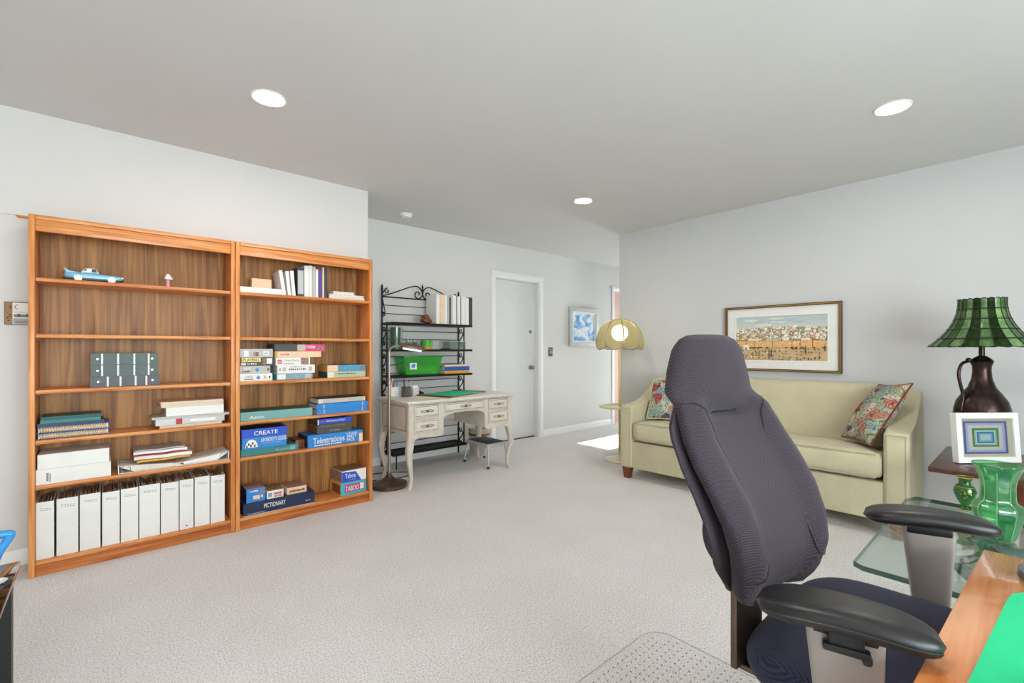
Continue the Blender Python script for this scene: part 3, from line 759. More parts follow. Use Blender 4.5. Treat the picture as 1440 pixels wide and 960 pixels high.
# shelf 3: jigsaw boxes
def jig(cx, cz, s, cm):
    return [(cx-s, cx+s, cz-.10, cz+.10, cm)]
z = .946
L4 = 'left jigsaw column'
star = [(.50, .62, .35, .55, M['bluelt']), (.53, .59, .22, .72, M['bluelt'])]
lft = [.048, .052, .052, .056]
carton('jigsaw_box', 'white jigsaw box with blue emblem, bottom of the left column', 'box', .650, .842, 3.372, .19, z, z+.049, M['white'], panels=star+[(.72, .80, .3, .7, M['grey']), (.88, .93, .35, .65, M['greydk'])], prints=[('1000', .27, .62, .3, .22, M['greyprint']), ('~12', .27, .28, .15, .28, M['blackprint'])], sidem=M['teal']); z += .0496
carton('jigsaw_box', 'pale jigsaw box with blue emblem, second in the left column', 'box', .650, .830, 3.374, .19, z, z+.051, M['grey'], panels=star+[(.72, .82, .25, .75, M['sage']), (.90, .96, .35, .65, M['greydk'])], prints=[('1000', .25, .66, .28, .22, M['white']), ('~5', .2, .3, .22, .26, M['blackprint'])]); z += .0516
carton('jigsaw_box', 'jigsaw box with yellow playbill title, third in the left column', 'box', .650, .845, 3.372, .19, z, z+.053, M['greydk'], panels=[(.06, .62, .45, .97, M['paleyellow']), (.04, .18, .08, .36, M['peach']), (.68, .78, .1, .9, M['photo']), (.80, .97, .2, .9, M['white'])], prints=[('PLAYBILL', .34, .71, .36, .5, M['blackprint']), ('~5', .36, .24, .2, .28, M['white'])]); z += .0536
carton('jigsaw_box', 'silver grey jigsaw box on top of the left column', 'box', .650, .845, 3.372, .19, z, z+.056, M['grey'], panels=[(.70, .88, .25, .72, M['white']), (.40, .56, .15, .62, M['photo']), (.12, .26, .1, .8, M['binder'])], prints=[('~4', .79, .48, .16, .12, M['greyprint'])])
z = .946
carton('jigsaw_box', 'grey blue jigsaw box at bottom of the middle column', 'box', .868, 1.100, 3.372, .19, z, z+.043, M['greyblue'], panels=[(.02, .24, .1, .9, M['binder']), (.78, .95, .15, .85, M['silver'])], sidem=M['turq']); z += .0436
carton('jigsaw_box', 'long white jigsaw box with black title in middle column', 'box', .872, 1.116, 3.370, .19, z, z+.056, M['white'], panels=[(.13, .22, .25, .75, M['sage']), (.82, .92, .25, .75, M['grey'])], prints=[('~9', .53, .5, .2, .46, M['blackprint']), ('~12', .53, .78, .12, .4, M['greyprint']), ('~3', .06, .5, .4, .05, M['greyprint'])]); z += .0566
carton('jigsaw_box', 'white box with small red square logo in middle column', 'box', .862, 1.084, 3.372, .18, z, z+.052, M['white'], panels=[(.05, .17, .2, .72, M['redorange']), (.72, .95, .05, .95, M['photo'])], prints=[('LEGO', .11, .46, .2, .10, M['white']), ('Paint Party', .46, .58, .34, .42, M['greyprint']), ('~12', .36, .22, .12, .3, M['greyprint'])]); z += .0526
carton('jigsaw_box', 'long flat peach jigsaw box in middle column', 'box', .858, 1.160, 3.372, .19, z, z+.041, M['peach'], panels=[(.0, .05, 0, 1, M['yellow']), (.06, .97, .1, .9, M['peach'])], prints=[('~5', .2, .5, .3, .18, M['redorange'])]); z += .0416
carton('jigsaw_box', 'slate and hot pink jigsaw box on top of middle column', 'box', .855, 1.186, 3.374, .19, z, z+.049, M['greydk'], panels=[(.43, 1.0, 0, 1, M['pink']), (.44, .60, .1, .9, M['sage']), (.84, .96, .15, .7, M['photo'])], prints=[('1000', .71, .62, .42, .17, M['white'])])
z = .946
carton('jigsaw_box', 'sage green jigsaw box, lower of the right pair', 'box', 1.205, 1.492, 3.376, .19, z, z+.045, M['sage'], panels=[(.0, .16, .1, .95, M['cream2'])], prints=[('~14', .5, .66, .2, .5, M['greydk'])], sidem=M['tealdk']); z += .0456
carton('jigsaw_box', 'blue and cream jigsaw box, upper of the right pair', 'box', 1.205, 1.494, 3.376, .19, z, z+.046, M['puzzleblue'], panels=[(.0, .26, 0, 1, M['peach']), (.84, .96, .3, .8, M['photo'])], prints=[('~4', .40, .5, .15, .2, M['greyblue'])], sidem=M['yellow'])

# shelf 4: teal box, three albums
z = .690
carton('game_box', 'long muted teal game box on the fourth shelf', 'box', .655, 1.095, 3.356, .20, z, z+.058, M['tealbox'], rz=-1.5, prints=[('Attic', .21, .38, .36, .2, M['binder'])], topm=M['tealdk'])
for x0, x1, h, m, lb in ((1.128, 1.502, .036, 'bluelt', 'bright blue scrapbook with dark page edges, bottom of three'), (1.126, 1.504, .036, 'bluelt', 'bright blue scrapbook with white pages, middle of three'), (1.135, 1.490, .038, 'black', 'black covered scrapbook with grey spine, top of three')):
    b = book('scrapbook', lb, 'album', x0, x1, 3.368, .185, z, z+h, M[m], 'paper', False, 'stacked scrapbooks', .4, m != 'black', 0, [(.12, .15, .1, .9, M['silver']), (.88, .91, .1, .9, M['silver'])] if m == 'bluelt' else [(.1, .95, .12, .8, M['grey'])]); z += h+.0006

# shelf 5: games
z = .461
carton('game_box', 'flat dark teal game box under the blue game', 'box', .655, 1.005, 3.366, .19, z, z+.044, M['teal'], prints=[('Acquire', .70, .45, .42, .24, M['silver'])], panels=[(.84, .94, .2, .8, M['greyblue'])]); z += .0446
carton('game_box', "tall blue game box lettered CREATE and ANYBODY'S GUESS", 'box', .657, .930, 3.358, .17, z, z+.130, M['bluelt'], lid=.055, lidm=M['blue'], prints=[('CREATE', .52, .78, .20, .52, M['white']), ("ANYBODY'S GUESS", .69, .42, .20, .56, M['white'])],
       panels=[(.42, .86, .235, .255, M['silver'])], topm=M['navy'])
t = bpy.data.objects['game_box.002']
bm = BM()
pts = [(-.115+.072*(.5-.5*math.cos(PI*i/12))*1.0, .012+.052*math.sin(PI*i/12)) for i in range(13)]
prism(bm, pts, 'y', -.0862, -.0853); P('printed_picture', bm, M['white'], t)
bm = BM()
for a, b in ((-.106, .016), (-.095, .030), (-.083, .020), (-.072, .034), (-.060, .018)): box(bm, a-.004, a+.004, -.0868, -.0862, b-.004, b+.012)
P('printed_figures', bm, M['blackprint'], t)
z = .461
carton('game_box', 'long blue game box lettered Telestrations party pack', 'box', 1.062, 1.462, 3.362, .20, z, z+.088, M['bluelt'], rz=1.0, prints=[('Telestrations', .37, .52, .48, .56, M['white']), ('~14', .36, .16, .11, .5, M['white']), ('12 PLAYER', .79, .80, .18, .2, M['white']), ('PARTY', .79, .56, .24, .18, M['white']), ('PACK', .77, .28, .24, .15, M['white'])], panels=[(.93, 1.0, 0, .75, M['peach'])], sidem=M['navy']); z += .0886
carton('game_box', 'dark grey game box lettered in gold on the long blue game', 'box', 1.128, 1.380, 3.370, .18, z, z+.068, M['greydk'], rz=1, prints=[('PLAYING SHAKESPEARE', .47, .78, .17, .7, M['gold']), ('~12', .5, .3, .08, .32, M['silver'])], sidem=M['mahog']); z += .0686
carton('game_box', 'flat blue game box titled Dictionary Dash on top of grey box', 'box', 1.132, 1.378, 3.368, .18, z, z+.037, M['blue'], rz=1, prints=[('Dictionary Dash', .52, .52, .52, .55, M['white']), ('~3', .12, .5, .3, .18, M['pink'])], panels=[(.0, .03, 0, 1, M['white'])], sidem=M['greydk'])
for k, (y0, m, lb) in enumerate(((3.47, 'charcoal', 'dark game box standing behind the grey one, lower'),)):
    bm = BM(); box(bm, -.03, .03, -.09, .09, 0, .06, .002); solo('small_game_box', bm, M['mahog'], 'small dark brown box left of the long blue game', 'box', None, (1.026, 3.49, .4613))

# bottom shelf: pictionary, small boxes, taboo
z = .079
carton('game_box', 'long navy game box lettered PICTIONARY on the bottom shelf', 'box', .668, 1.108, 3.352, .20, z, z+.082, M['navy'], rz=-.5, prints=[('PICTIONARY', .42, .58, .36, .30, M['white'])], panels=[(.0, 1, 0, .06, M['silver']), (.05, .28, .12, .18, M['greyblue']), (.86, .94, .30, .36, M['silver'])])
zz = z+.0826
carton('card_box', 'tall blue card game box on the navy game', 'box', .685, .795, 3.356, .16, zz, zz+.088, M['bluelt'], prints=[('~5', .4, .82, .12, .45, M['white'])], panels=[(.35, .72, .20, .48, M['peach']), (.78, .86, .28, .48, M['binder']), (.7, .95, .55, .8, M['photo'])], topm=M['photo'], sidem=M['navy'])
carton('card_box', 'white and red card box in middle of the navy game', 'box', .806, .908, 3.362, .16, zz, zz+.052, M['white'], prints=[('~8', .66, .62, .28, .5, M['red']), ('~9', .68, .28, .22, .5, M['redorange'])], panels=[(.08, .3, .25, .75, M['greyblue'])], topm=M['brown'])
carton('card_box', 'mottled purple card box at right end of the navy game', 'box', .932, 1.060, 3.37, .16, zz, zz+.046, M['peach'], prints=[('~14', .5, .5, .35, .8, M['mahog'])], topm=M['photo'])
carton('game_box', 'turquoise and yellow game box lettered TABOO on bottom shelf', 'box', 1.290, 1.490, 3.366, .19, z, z+.090, M['turq'], rz=4, prints=[('TABOO', .43, .5, .42, .52, M['white'])], panels=[(.14, .92, .2, .84, M['magenta']), (.74, .89, .28, .78, M['white'])], sidem=M['yellow'], topm=M['yellow'], leftp=[(.08, .75, .15, .85, M['mahog'])])
carton('game_box', 'white and blue game box lettered Taboo atop the turquoise one', 'box', 1.300, 1.492, 3.372, .18, z+.0906, z+.176, M['white'], rz=4, prints=[('Taboo', .34, .56, .40, .44, M['white']), ('~7', .42, .2, .08, .3, M['greyblue'])], topm=M['brown'], sidem=M['photo'])
t = [o for o in bpy.data.objects if o.get('label', '').startswith('white and blue game box')][0]
bm = BM(); prism(bm, [(-.0955, .001), (.055, .001), (.012, .072), (-.0955, .080)], 'y', -.0906, -.0899); P('printed_panel', bm, M['blue'], t)
# ------------------------------------------------------------ things on the walls
t = T('townscape_painting', 'wide framed painting of a hillside town above the sofa', 'painting', (XR-.001, 1.456, 1.2495), -PI/2)
pw, ph = .905, .570
def frame_bm(w, h, fw, d0, d1, bev=.003):
    bm = BM(); 
    for (a, b) in (((-w/2, h/2), (w/2, h/2)), ((-w/2, -h/2), (w/2, -h/2))):
        s = 1 if a[1] > 0 else -1
        prism(bm, [(-w/2, s*h/2), (w/2, s*h/2), (w/2-fw, s*(h/2-fw)), (-w/2+fw, s*(h/2-fw))], 'y', -d1, -d0)
    for s in (-1, 1):
        prism(bm, [(s*w/2, -h/2), (s*w/2, h/2), (s*(w/2-fw), h/2-fw), (s*(w/2-fw), -h/2+fw)], 'y', -d1, -d0)
    return bm
P('outer_frame', frame_bm(pw, ph, .020, 0, .030), M['frame'], t, 'dark brown outer frame moulding')
P('gilt_frame', frame_bm(pw-.014, ph-.014, .006, .030, .032), M['gold'], t, 'narrow gilt line on the frame')
bm = BM(); box(bm, -pw/2+.016, pw/2-.016, -.014, -.002, -ph/2+.016, ph/2-.016); P('linen_mat', bm, M['binder'], t, 'off white linen mat')
P('inner_fillet', frame_bm(.735, .405, .012, .0145, .020), M['white'], t)
rn = random.Random(3); q = []; aw, ah = .712, .382
q.append((-aw/2, aw/2, -ah/2, ah/2, '#c9ab82'))
for i in range(7):
    q.append((-aw/2, aw/2, ah/2-.016*(i+1), ah/2-.016*i, ('#b4bfbf', '#b8c2c1', '#b5c0c1', '#bcc5c3', '#bfc7c4', '#c4cac5', '#cdccc2')[i]))
for i in range(10):
    x = rn.uniform(-.33, .2); zt = rn.uniform(.10, .17); wd = rn.uniform(.06, .16)
    q.append(([(x, zt), (x+wd*.3, zt+.012), (x+wd*.8, zt+.010), (x+wd, zt), (x+wd*.6, zt-.006)], rn.choice(['#d3d8d4', '#d8d9d2', '#adb9bb'])))
hill = lambda x: .075+.022*math.cos(x*4.2)
q.append(([(-aw/2, -.03)]+[(-aw/2+aw*i/16, hill(-aw/2+aw*i/16)) for i in range(17)]+[(aw/2, -.03)], '#8a8466'))
for row in range(9):
    zb = hill(0)-.010-row*.0125
    for i in range(30):
        x = -aw/2+aw*(i+rn.random()*.7)/30.5; w_ = rn.uniform(.012, .030); h_ = rn.uniform(.009, .020)
        zz_ = min(zb+rn.uniform(-.005, .005), hill(x)-.008)
        q.append((x, min(x+w_, aw/2-.001), zz_, zz_+h_, rn.choice(['#efe6d2', '#e6d6b8', '#dcc4a2', '#f3ecdc', '#c8b598', '#dcd4c2', '#8f9a7c', '#b39a78', '#d8a87c', '#b9c3b5', '#f0e2c6'])))
        if rn.random() < .35: q.append((x+w_*.3, x+w_*.55, zz_+.002, zz_+h_*.7, '#5c4d3e'))
for x, w_, h_, c in ((-.10, .10, .020, '#b7c3b2'), (.03, .05, .028, '#dbe0da'), (-.25, .09, .018, '#dfd6bd'), (.17, .07, .018, '#e8d9c4')): q.append((x, x+w_, -.022, -.022+h_, c))
q.append((-aw/2, aw/2, -.078, -.024, '#dfaa70'))
for i in range(46):
    x = -aw/2+aw*i/46; zz_ = rn.uniform(-.074, -.036); q.append((x, x+rn.uniform(.008, .03) if i < 44 else aw/2, zz_, zz_+.010, rn.choice(['#e6b67e', '#d89a5e', '#edc898', '#d8a578', '#e7b060'])))
for i in range(24):
    x = -aw/2+aw*i/24; q.append((x, min(x+.016, aw/2), -.026, -.019, '#dca669'))
for x in (-.27, -.20, -.05, .10, .16, .25): q.append((x, x+.006, -.078, -.022, '#a86f3a'))
for i in range(18):
    x = rn.uniform(-aw/2, aw/2-.07); zz_ = rn.uniform(-ah/2, -.09); w_ = rn.uniform(.05, .14)
    q.append(([(x, zz_), (x+w_*.5, zz_+.012), (min(x+w_, aw/2), zz_+.004), (x+w_*.5, zz_-.003 if zz_ > -.18 else zz_)], rn.choice(['#d8bc90', '#cda97c', '#e0c89e', '#b59d70', '#c99a6c'])))
for i in range(26):
    x = rn.uniform(-aw/2, aw/2-.02); q.append((x, x+.018, -.088+rn.uniform(-.004, .004), -.076, rn.choice(['#54603a', '#6b7046', '#3f4a30'])))
for r_ in range(5):
    for i in range(24):
        x = -aw/2+.03+i*.027+rn.uniform(-.006, .006); zz_ = -.105-r_*.018+.010*math.sin(x*9+r_)
        if rn.random() < .62 and x < aw/2-.015: q.append(([(x, zz_), (x+.005, zz_+.008), (x+.011, zz_+.007), (x+.013, zz_), (x+.006, zz_-.003)], rn.choice(['#46482c', '#5a5a38', '#3c3a28'])))
q += [(-.29, -.24, -.10, -.055, '#e9dfc8'), (-.272, -.262, -.10, -.078, '#4a3c30')]
for x, zb, h_ in ((-.08, -.18, .10), (-.062, -.165, .085), (.20, -.13, .075), (-.31, -.14, .05), (.335, -.11, .06)): q.append(([(x, zb), (x+.008, zb), (x+.007, zb+h_*.7), (x+.004, zb+h_), (x+.001, zb+h_*.7)], '#2f3626'))
picture('painted_canvas', t, q, M['ink'], (0, -.0148, 0))

t = T('sky_painting', 'small white framed painting of clouds in a blue sky by hall', 'painting', (5.1835, YB-.001, 1.47))
P('outer_frame', frame_bm(.633, .55, .055, 0, .035), M['stool'], t, 'silvery white outer frame')
P('inner_frame', frame_bm(.523, .44, .028, 0, .026), M['white'], t)
bm = BM(); box(bm, -.24, .24, -.016, -.004, -.20, .20); P('painted_canvas', bm, cloud_mat(), t)

t = T('light_switch_plate', 'small dark patterned light switch plate right of the door', 'switch plate', (4.509, YB-.0005, 1.121))
bm = BM(); box(bm, -.040, .040, -.006, 0, -.060, .060, .003); P('plate', bm, M['greydk'], t)
q = []
rn = random.Random(5)
for i in range(34):
    x = rn.uniform(-.036, .026); zz_ = rn.uniform(-.055, .045); q.append((x, x+rn.uniform(.004, .012), zz_, zz_+rn.uniform(.004, .014), rn.choice(['#d8d8d4', '#a8a8a6', '#2a2a2a', '#c8c8c8', '#6a6a68'])))
picture('printed_face', t, q, M['inkflat'], (0, -.0062, 0))
bm = BM(); box(bm, -.005, .005, -.016, -.0068, -.010, .012, .001); P('toggle', bm, M['binder'], t)

t = T('wall_plaque', 'square brown and white decorated wall plaque left of the bookcase', 'plaque', (-.335, YA-.0005, 1.345))
bm = BM(); box(bm, -.060, .060, -.010, 0, -.061, .061, .002); P('backing', bm, M['greydk'], t)
q = [(-.057, -.030, -.057, .057, '#9c6a35'), (-.030, .057, -.057, .057, '#e4e2dc')]
for x, zz_, a, b in ((-.046, .036, .014, .005), (-.042, .026, .008, .010), (-.050, .004, .006, .006), (-.048, -.010, .014, .006), (-.052, -.026, .010, .012), (-.040, -.020, .006, .016), (-.050, -.040, .012, .006)):
    q.append(([(x, zz_), (x+a*.6, zz_+b), (x+a, zz_+b*.3), (x+a*.5, zz_-b*.4)], '#2e1a0e'))
q += [(-.026, .057, -.020, -.004, '#6b7472'), (-.012, -.002, -.020, -.002, '#4a2424'), (.020, .034, -.018, .000, '#465a50'), (-.028, .057, -.055, -.026, '#93a0a4'), (-.020, .04, -.050, -.042, '#8c7468'),
      (-.026, .057, .004, .010, '#c9c5bb')]
q.append(([(-.012+.011*math.cos(a), .034+.012*math.sin(a)) for a in [PI*.45+PI*.09*i for i in range(13)]]+[(-.012+.008*math.cos(a), .034+.009*math.sin(a)) for a in [PI*.45+PI*.09*i for i in range(12, -1, -1)]], '#5a4a48'))
picture('painted_face', t, q, M['inkflat'], (0, -.0102, 0))

t = T('wooden_stick', 'thin wooden stick with a string lying on top of the left bookcase', 'stick', (-.345, 3.50, 1.8448), 0)
bm = BM(); tube(bm, [(0, 0, .006), (.008, 0, .0005), (.5, 0, 0)], [.003, .0075, .0075], 10); P('rod', bm, M['teak'], t)
bm = BM(); tube(bm, smooth_curve([(0, 0, .006), (-.05, .03, .010), (-.11, .06, .013), (-.17, .0985, .018)]), .0012, 5); P('string', bm, M['grey'], t)

# ------------------------------------------------------------ desk (cream, french style)
t = T('writing_desk', 'antiqued cream writing desk with curved legs and five drawers', 'desk', (2.425, 3.655, 0))
hx, hy = .557, .268                                           # half size of the case
bm = BM(); box(bm, -hx-.022, hx+.022, -hy-.02, hy+.02, .703, .726, .007, 3); P('desk_top', bm, M['creamlt'], t)
bm = BM(); box(bm, -hx-.012, hx+.012, -hy-.010, hy+.010, .694, .7028, .003); P('top_moulding', bm, M['cream'], t)
AP = .40
for s in (-1, 1):
    bm = BM(); prism(bm, [(-hy+.03, .40), (-hy+.10, .44), (hy-.10, .44), (hy-.03, .40), (hy-.03, .694), (-hy+.03, .694)], 'x', min(s*(hx-.002), s*(hx-.018)), max(s*(hx-.002), s*(hx-.018))); P('side_panel', bm, M['cream'], t)
for s in (-1, 1):
    bm = BM(); xx = s*(hx-.0005); tube(bm, [(xx, -hy+.055, .475), (xx, hy-.055, .475), (xx, hy-.055, .675), (xx, -hy+.055, .675)], .0028, 6, True); P('panel_moulding', bm, M['creamdk'], t)
bm = BM(); box(bm, -hx+.03, hx-.03, hy-.02, hy-.004, .46, .694); P('back_rail', bm, M['cream'], t)
# front frame: pedestals, arch and rails
f0, f1 = -hy+.004, -hy+.022
xl0, xl1, xr0, xr1 = -hx+.05, -.225, .230, hx-.05
bm = BM()
prism(bm, [(xl0, .690), (xl0, .400), (xl0+.05, .425), (xl0+.16, .412), (xl1-.03, .408), (xl1, .430), (xl1, .56), (xl1+.03, .580), (xl1+.10, .595), (0, .598), (xr0-.10, .595), (xr0-.03, .580), (xr0, .56), (xr0, .430), (xr0+.03, .408), (xr0+.12, .412), (xr1-.05, .425), (xr1, .400), (xr1, .690)], 'y', f0, f1)
P('front_frame', bm, M['cream'], t)
for xa in (xl1, xr0):
    s = -1 if xa < 0 else 1
    bm = BM(); box(bm, min(xa, xa+s*.014), max(xa, xa+s*.014), f1, hy-.02, .43, .694); P('pedestal_side', bm, M['cream'], t)
def drawer(x0, x1, z0, z1):
    bm = BM(); box(bm, x0, x1, f0-.010, f0-.0002, z0, z1, .003, 2); d = P('drawer', bm, M['creamlt'], t)
    bm = BM(); e = .010; y = f0-.0105; tube(bm, [(x0+e, y, z0+e), (x1-e, y, z0+e), (x1-e, y, z1-e), (x0+e, y, z1-e)], .0022, 6, True)
    tube(bm, [(x0, f0-.001, z0), (x1, f0-.001, z0), (x1, f0-.001, z1), (x0, f0-.001, z1)], .0022, 6, True); P('drawer_moulding', bm, M['creamdk'], d)
    bm = BM(); cx, cz = (x0+x1)/2, (z0+z1)/2; a = .058
    for s in (-1, 1):
        tube(bm, smooth_curve([(cx+s*.006, y-.003, cz), (cx+s*.03, y-.004, cz+.010), (cx+s*a, y-.004, cz)], 5), .0022, 6)
        tube(bm, smooth_curve([(cx+s*.006, y-.003, cz), (cx+s*.03, y-.004, cz-.010), (cx+s*a, y-.004, cz)], 5), .0022, 6)
        lathe_at = Matrix.Translation((cx+s*a, y-.003, cz)); bmesh.ops.create_uvsphere(bm, u_segments=8, v_segments=6, radius=.005, matrix=lathe_at)
    bmesh.ops.create_uvsphere(bm, u_segments=12, v_segments=8, radius=.012, matrix=Matrix.Translation((cx, y-.006, cz)) @ Matrix.Diagonal((1, .7, 1.1, 1)))
    P('drawer_pull', bm, M['brass'], d)
drawer(-.508, -.275, .588, .685); drawer(-.508, -.275, .462, .562)
drawer(-.222+.012, .222-.002, .612, .685)
drawer(.272, .508, .590, .685); drawer(.272, .508, .468, .572)
def cabriole(sx, sy):
    bm = BM(); x0 = sx*(hx-.025); y0 = sy*(hy-.025)
    st = [(.694, 0, .026), (.55, 0, .026), (.43, .0, .027), (.38, .006, .029), (.31, .018, .027), (.24, .016, .022), (.16, .002, .0175), (.09, -.008, .0145), (.045, -.004, .0135), (.015, .008, .015), (.0005, .012, .014)]
    pts = [(z, o, w) for z, o, w in st]
    def fn(i, j):
        z, o, w = pts[i]; a = 2*PI*j/16+PI/4; c, s = math.cos(a), math.sin(a); p = 2/4.0
        return (x0+sx*o*1.2+w*1.05*math.copysign(abs(c)**p, c), y0+sy*o*.8+w*1.05*math.copysign(abs(s)**p, s), z)
    V = grid(bm, fn, len(pts), 16, False, True); bm.faces.new(V[0][::-1]); bm.faces.new(V[-1]); P('leg', bm, M['cream'], t)
for sx in (-1, 1):
    for sy in (-1, 1): cabriole(sx, sy)

# things on the cream desk
zt = .7263
t = T('desk_pad', 'green desk pad with dark red edges on the cream desk', 'desk pad', (2.50, 3.70, zt), R(20))
bm = BM(); box(bm, -.30, .30, -.19, .19, 0, .006, .001); P('board', bm, M['mahog'], t)
bm = BM(); box(bm, -.255, .255, -.182, .182, .0062, .0075); P('blotter', bm, M['green'], t)
for s in (-1, 1):
    bm = BM(); box(bm, min(s*.255, s*.302), max(s*.255, s*.302), -.192, .192, .0061, .012, .002); P('side_rail', bm, M['mahog'], t)
bm = BM(); box(bm, -.09, .09, -.10, .10, 0, .0012)
solo('paper_sheet', bm, M['cream2'], 'blank cream sheet of paper on the cream desk', 'paper', None, (2.10, 3.62, zt), R(15))
def pen(x, y, z, tiltx, tilty, ln, m, lb, r=.0042):
    bm = BM(); tube(bm, [(0, 0, 0), (tiltx*.75, tilty*.75, ln*.75), (tiltx*.9, tilty*.9, ln*.9), (tiltx, tilty, ln)], [r, r, r, r*.4], 8)
    solo('pen', bm, M[m], lb, 'pen', 'pens in the holders on the cream desk', (x, y, z))
t = T('pen_caddy', 'white divided caddy at left end of the cream desk', 'pen holder', (1.985, 3.885, zt))
bm = BM()
for a in ((-.055, .055, -.045, .045, 0, .004), (-.055, -.051, -.045, .045, .004, .085), (.051, .055, -.045, .045, .004, .085), (-.051, .051, -.045, -.041, .004, .085), (-.051, .051, .041, .045, .004, .085), (-.051, .051, -.002, .002, .004, .085)): box(bm, *a)
P('body', bm, M['white'], t)
for k, (dx, dy, m, lb) in enumerate(((-.03, -.02, 'white', 'white pen leaning left in the white caddy'), (-.01, -.02, 'red', 'red pen in the white caddy'), (.02, -.025, 'bluelt', 'blue marker in the white caddy'), (.0, .02, 'white', 'white marker at the back of the white caddy'), (-.035, .02, 'pinklt', 'pink pen at the back of the white caddy'))):
    pen(1.985+dx, 3.885+dy, zt+.005, dx*.3, 0, .135+.008*k, m, lb, .006)
t = T('mesh_pen_cup', 'black mesh pencil cup beside the white caddy on desk', 'pen holder', (2.045, 3.76, zt))
bm = BM(); V = lathe(bm, [(.040, 0), (.042, .004), (.042, .088), (.043, .090), (.039, .090), (.039, .006)], seg=24); P('cup', bm, M['greydk'], t)
bm = BM()
for i in range(12):
    a = 2*PI*i/12
    for s in (-1, 1): tube(bm, [(.0428*math.cos(a+s*k*.12), .0428*math.sin(a+s*k*.12), .006+k*.013) for k in range(7)], .0010, 4)
P('wire_mesh', bm, M['chrome'], t)
for k, (dx, dy, m, lb) in enumerate(((-.012, .0, 'navy', 'navy scissors handle in the black mesh cup'), (.014, .006, 'tealdk', 'dark green pen leaning in the black mesh cup'), (.002, -.012, 'pinklt', 'pale pink pen in the black mesh cup'))):
    pen(2.045+dx, 3.76+dy, zt+.0065, dx*1.2, dy, (.155, .150, .125)[k], m, lb, .0065 if k == 0 else .005)
t = T('note_holder', 'white patterned note box beside the black mesh cup', 'box', (2.145, 3.80, zt), R(12))
bm = BM(); box(bm, -.035, .035, -.03, .03, 0, .072, .002); P('body', bm, M['grey'], t)
bm = BM()
for i in range(5):
    for j in range(4): box(bm, -.029+i*.0125, -.022+i*.0125, -.0306, -.0300, .008+j*.016, .017+j*.016)
P('pattern', bm, M['white'], t)
bm = BM(); box(bm, -.028, .028, -.02, .02, .0722, .095); P('note_paper', bm, M['white'], t)
t = T('tape_dispenser', 'small black tape dispenser behind the desk pad', 'tape dispenser', (2.24, 3.885, zt), R(10))
bm = BM(); prism(bm, [(-.05, 0), (.06, 0), (.06, .016), (.03, .02), (.0, .045), (-.035, .045), (-.05, .02)], 'y', -.012, .012, .003); P('body', bm, M['black'], t)

# ------------------------------------------------------------ black iron rack
t = T('wrought_iron_rack', 'tall black wrought iron shelf rack with scrolls behind the cream desk', 'shelf rack', (2.511, 4.27, 0))
x0, x1, yb, ym, yf = -.455, .457, 0, -.105, -.24
def ptube(name, pts, r, parent=t, seg=8, closed=False): b = BM(); tube(b, pts, r, seg, closed); return P(name, b, M['iron'], parent)
def spiral_pts(cx, cz, r0, turns, a0, dirn, y=0, n=26, ax='x'):
    o = []
    for i in range(n):
        f = i/(n-1); a = a0+dirn*2*PI*turns*f; r = r0*(1-.8*f)
        p = (cx+r*math.cos(a), cz+r*math.sin(a)); o.append((p[0], y, p[1]) if ax == 'x' else (y, p[0], p[1]))
    return o
for s, xx in ((0, x0), (1, x1)):
    ptube('rear_post', [(xx, yb, .0), (xx, yb, 1.745)], .010)
    b = BM(); lathe(b, [(.008, 1.742), (.014, 1.752), (.008, 1.764), (.012, 1.772), (.0008, 1.805)], xx, yb, 12); P('finial', b, M['iron'], t)
    ptube('front_post', [(xx, ym, .13), (xx, ym, 1.42)], .009)
    for z0 in (1.42, 1.154, .90, .60, .33):                    # scrolls between the posts
        zt_ = z0-.012; hgt = .24; yc = ym/2
        pts = spiral_pts(yc+.014, zt_-.062, .030, 1.1, PI, -1, xx, 18, 'y')[::-1]+[(xx, yc-.034, zt_-.085), (xx, yc-.02, zt_-.115), (xx, yc+.02, zt_-.145), (xx, yc+.036, zt_-.175)]+spiral_pts(yc+.010, zt_-.19, .027, 1.1, 0, -1, xx, 18, 'y')
        ptube('side_scroll', pts, .0058, seg=6)
    ptube('scroll', [(xx, -.006, 1.665), (xx, -.03, 1.60), (xx, -.062, 1.53)]+spiral_pts(-.032, 1.505, .030, 1.2, PI, 1, xx, 20, 'y'), .0055, seg=6)
for z0 in (1.676, 1.593, 1.51, 1.340, 1.256, 1.083, .998, .915, .832, .748, .60, .50, .40, .316, .21):
    ptube('rung', [(x0, yb, z0), (x1, yb, z0)], .007 if z0 == 1.676 else .0040, seg=6)
for s in (-1, 1):                                              # arched crest
    xc = .0
    pts = [(xc+s*.452, 0, 1.682), (xc+s*.33, 0, 1.722), (xc+s*.20, 0, 1.775), (xc+s*.11, 0, 1.805), (xc+s*.06, 0, 1.808), (xc+s*.015, 0, 1.775), (xc+s*.002, 0, 1.735)]
    c = [Vector(p) for p in smooth_curve(pts, 5)]+[Vector(p) for p in smooth_curve([(xc+s*.002, 0, 1.733), (xc+s*.012, 0, 1.703), (xc+s*.045, 0, 1.683), (xc+s*.082, 0, 1.698), (xc+s*.085, 0, 1.735), (xc+s*.06, 0, 1.752), (xc+s*.038, 0, 1.738), (xc+s*.048, 0, 1.722)], 5)]
    ptube('crest_scroll', c, .0062, seg=6)
    ptube('crest_scroll', [(s*.452, 0, 1.70), (s*.43, 0, 1.74)]+spiral_pts(s*.40, 1.735, .030, 1.1, PI/2 if s > 0 else PI/2, -s, 0, 20)[0:20], .0055, seg=6)
b = BM(); lathe(b, [(.006, 1.735), (.010, 1.78), (.006, 1.795), (.011, 1.803), (.0008, 1.84)], 0, 0, 10); P('finial', b, M['iron'], t)
